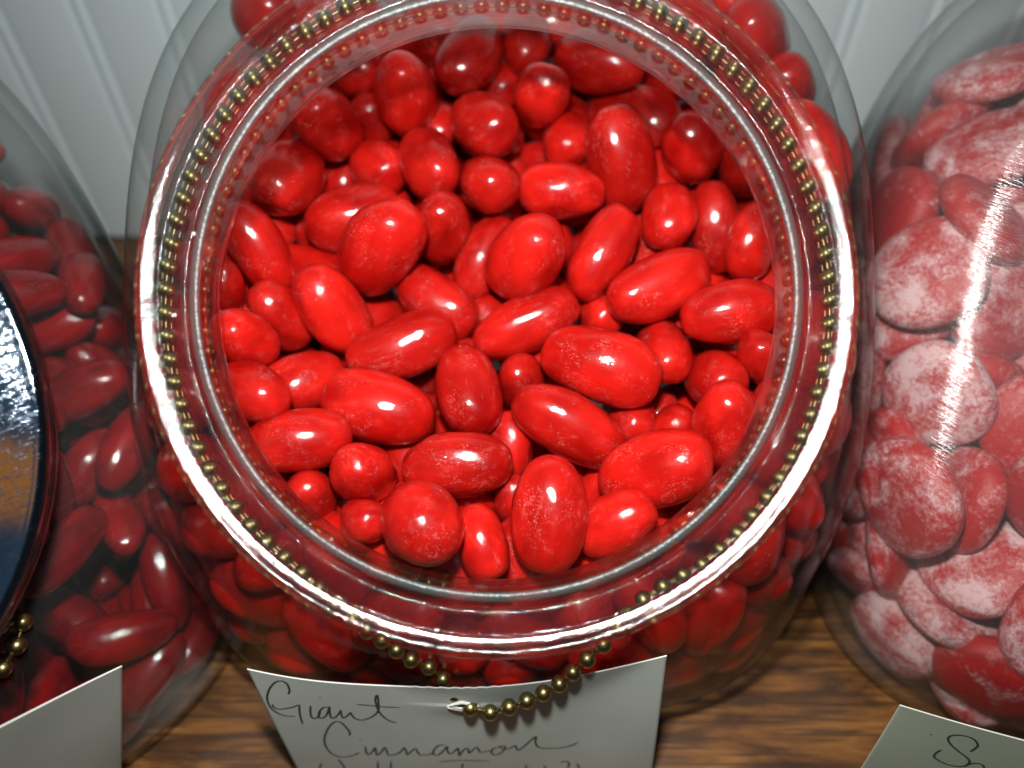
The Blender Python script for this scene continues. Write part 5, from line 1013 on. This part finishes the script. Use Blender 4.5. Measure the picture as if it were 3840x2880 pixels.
# ------------------------------------------------------------------ cards
def card(name, O, U, Dn, w, hgt, mat, label, strokes, slit=None, bend=.0, ink_w=.00025, mark=None):
    """O: top left corner, U: unit vector along the top edge, Dn: unit vector down the card."""
    O = Vector(O); U = Vector(U).normalized(); Dn = Vector(Dn); Dn = (Dn - U*Dn.dot(U)).normalized(); N = U.cross(Dn)
    if N.y > 0: N = -N
    nx, ny = 150, 84; idx = {}; V = []; F = []
    root = empty(name, O); R = Matrix((U, -Dn, U.cross(-Dn))).transposed().to_4x4()
    root.matrix_world = Matrix.Translation(O) @ R
    sgn = 1 if (U.cross(-Dn)).dot(N) > 0 else -1
    def zz(u, v):
        z = bend*(math.sin(math.pi*u/w)*1.0)*math.exp(-v/.03) + .00025*math.sin(u*110+v*60)
        if slit:
            du, dv = (u-slit[0])/.011, (v-slit[1])/.006
            z += .0009*math.exp(-(du*du+dv*dv))*(1 if v > slit[1] else .6)
        return z
    def pt(u, v, lift=0):
        return Vector((u, -v, sgn*(zz(u, v)+lift)))
    def top_edge(u):
        if not slit: return 0
        t = u-slit[0]
        e = bend_edge(u/w)
        if abs(t) < .012: e += .00016*math.sin(t*1900+1)+.00008*math.sin(t*5100)
        return e
    def bend_edge(s): return EDGE*4*s*(1-s) if slit else 0
    for j in range(ny+1):
        for i in range(nx+1):
            u = w*i/nx; v0 = top_edge(u); v = v0+(hgt-v0)*(j/ny)**1.25
            V.append(pt(u, v)); idx[i, j] = (u, v)
    def inslit(u, v):
        if not slit: return False
        a = (u-slit[0])/slit[2]
        return abs(a) < 1 and abs(v-slit[1]) < slit[3]*(1-abs(a))**.8
    for j in range(ny):
        for i in range(nx):
            u, v = idx[i, j]; u2, v2 = idx[i+1, j+1]
            if inslit((u+u2)/2, (v+v2)/2): continue
            a = j*(nx+1)+i; F.append((a, a+nx+1, a+nx+2, a+1) if sgn > 0 else (a, a+1, a+nx+2, a+nx+1))
    me = mesh('paper', V, F, mat)
    p = link('paper', me, root); sm = p.modifiers.new('thick', 'SOLIDIFY'); sm.thickness = .00032; sm.offset = -1
    me.materials.append(M_TORN); sm.material_offset_rim = 1
    # pen strokes as thin raised ribbons of ink
    V = []; F = []
    for st in strokes:
        if len(st) == 1: st = [(st[0][0]-.0002, st[0][1]), (st[0][0]+.0002, st[0][1]+.0001)]
        q = spline(st, 7); n = len(q); base = len(V)
        for i, (u, v) in enumerate(q):
            a = q[max(i-1, 0)]; b = q[min(i+1, n-1)]; dx, dy = b[0]-a[0], b[1]-a[1]; L = math.hypot(dx, dy) or 1
            ww = ink_w*(.80+.40*abs(dy)/L)*(.55+.45*min(1, min(i, n-1-i)/3))
            nx_, ny_ = -dy/L*ww, dx/L*ww
            V += [pt(u+nx_, v+ny_, .00006), pt(u, v, .00009), pt(u-nx_, v-ny_, .00006)]
        for i in range(n-1):
            a = base+3*i; F += [(a, a+1, a+4, a+3), (a+1, a+2, a+5, a+4)]
    if F:
        link('handwriting', mesh('handwriting', V, F, M_INK), root)
    if slit:
        V = []; F = []; n = 34
        for s_ in (1, -1):
            base = len(V)
            for i in range(n+1):
                a = -1.12+2.24*i/n; e = slit[3]*max(0, 1-abs(a))**.8*s_
                u = slit[0]+a*slit[2]; jag = .00018*math.sin(i*2.3)+.0001*math.sin(i*5.1)
                wd = (.0013 if s_ > 0 else .0009)*max(0, 1-(a/1.12)**2)
                V += [pt(u, slit[1]+e*.92, .0005), pt(u, slit[1]+e+s_*(wd*.5), .00065), pt(u, slit[1]+e+s_*(wd+jag*(wd > .0003)), .00012)]
            for i in range(n):
                b0 = base+3*i
                for q in (0, 1): F.append((b0+q, b0+q+1, b0+q+4, b0+q+3))
        link('torn_edge', mesh('torn_edge', V, F, M_TORN), root)
    if FLASH_MNEE: pass
    tag(root, label, 'card', 'handwritten name cards hung on the jars')
    return root
card('name_card', CARD_MID['O'], CARD_MID['U'], CARD_MID['D'], CARD_MID['w'], CARD_MID['h'], M_PAPER,
     'white card reading Giant Cinnamon in handwriting, hung from the middle jar', CARD_MID['s'], slit=CARD_MID['slit'], bend=.0008)
card('name_card', CARD_L['O'], CARD_L['U'], CARD_L['D'], CARD_L['w'], CARD_L['h'], M_PAPER,
     'blank looking pale card corner in front of the left jar', [], bend=.0)
card('name_card', CARD_R['O'], CARD_R['U'], CARD_R['D'], CARD_R['w'], CARD_R['h'], M_PAPER_G,
     'greenish card starting with a handwritten S, in front of the right jar', CARD_R['s'], bend=.0)

# ------------------------------------------------------------------ crumbs of sugar on the rim
M_CRUMB = plain('sugar_crumb', (.80, .74, .70, 1), .6)
for (ra, rr, ln, lab) in ((168.5, .0665, .0014, 'tiny white sugar crumb on the left of the rim, the upper one'),
                          (183.5, .0696, .0013, 'tiny pale sugar crumb on the left of the rim, the lower one')):
    b = bmesh.new(); bmesh.ops.create_icosphere(b, subdivisions=2, radius=.0005); rng = random.Random(ra)
    for v in b.verts: v.co *= rng.uniform(.7, 1.15)
    me = bpy.data.meshes.new('sugar_crumb'); b.to_mesh(me); b.free(); me.materials.append(M_CRUMB)
    o = link('sugar_crumb', me); a = math.radians(ra); h = -.0013
    o.location = (MC[0]+rr*math.cos(a), MC[1]+h*NRM[0]+rr*math.sin(a)*UPV[0], MC[2]+h*NRM[1]+rr*math.sin(a)*UPV[1]+.0004)
    o.scale = (ln/.001, ln/.0012, .8); tag(o, lab, 'crumb', 'sugar crumbs on the rim')
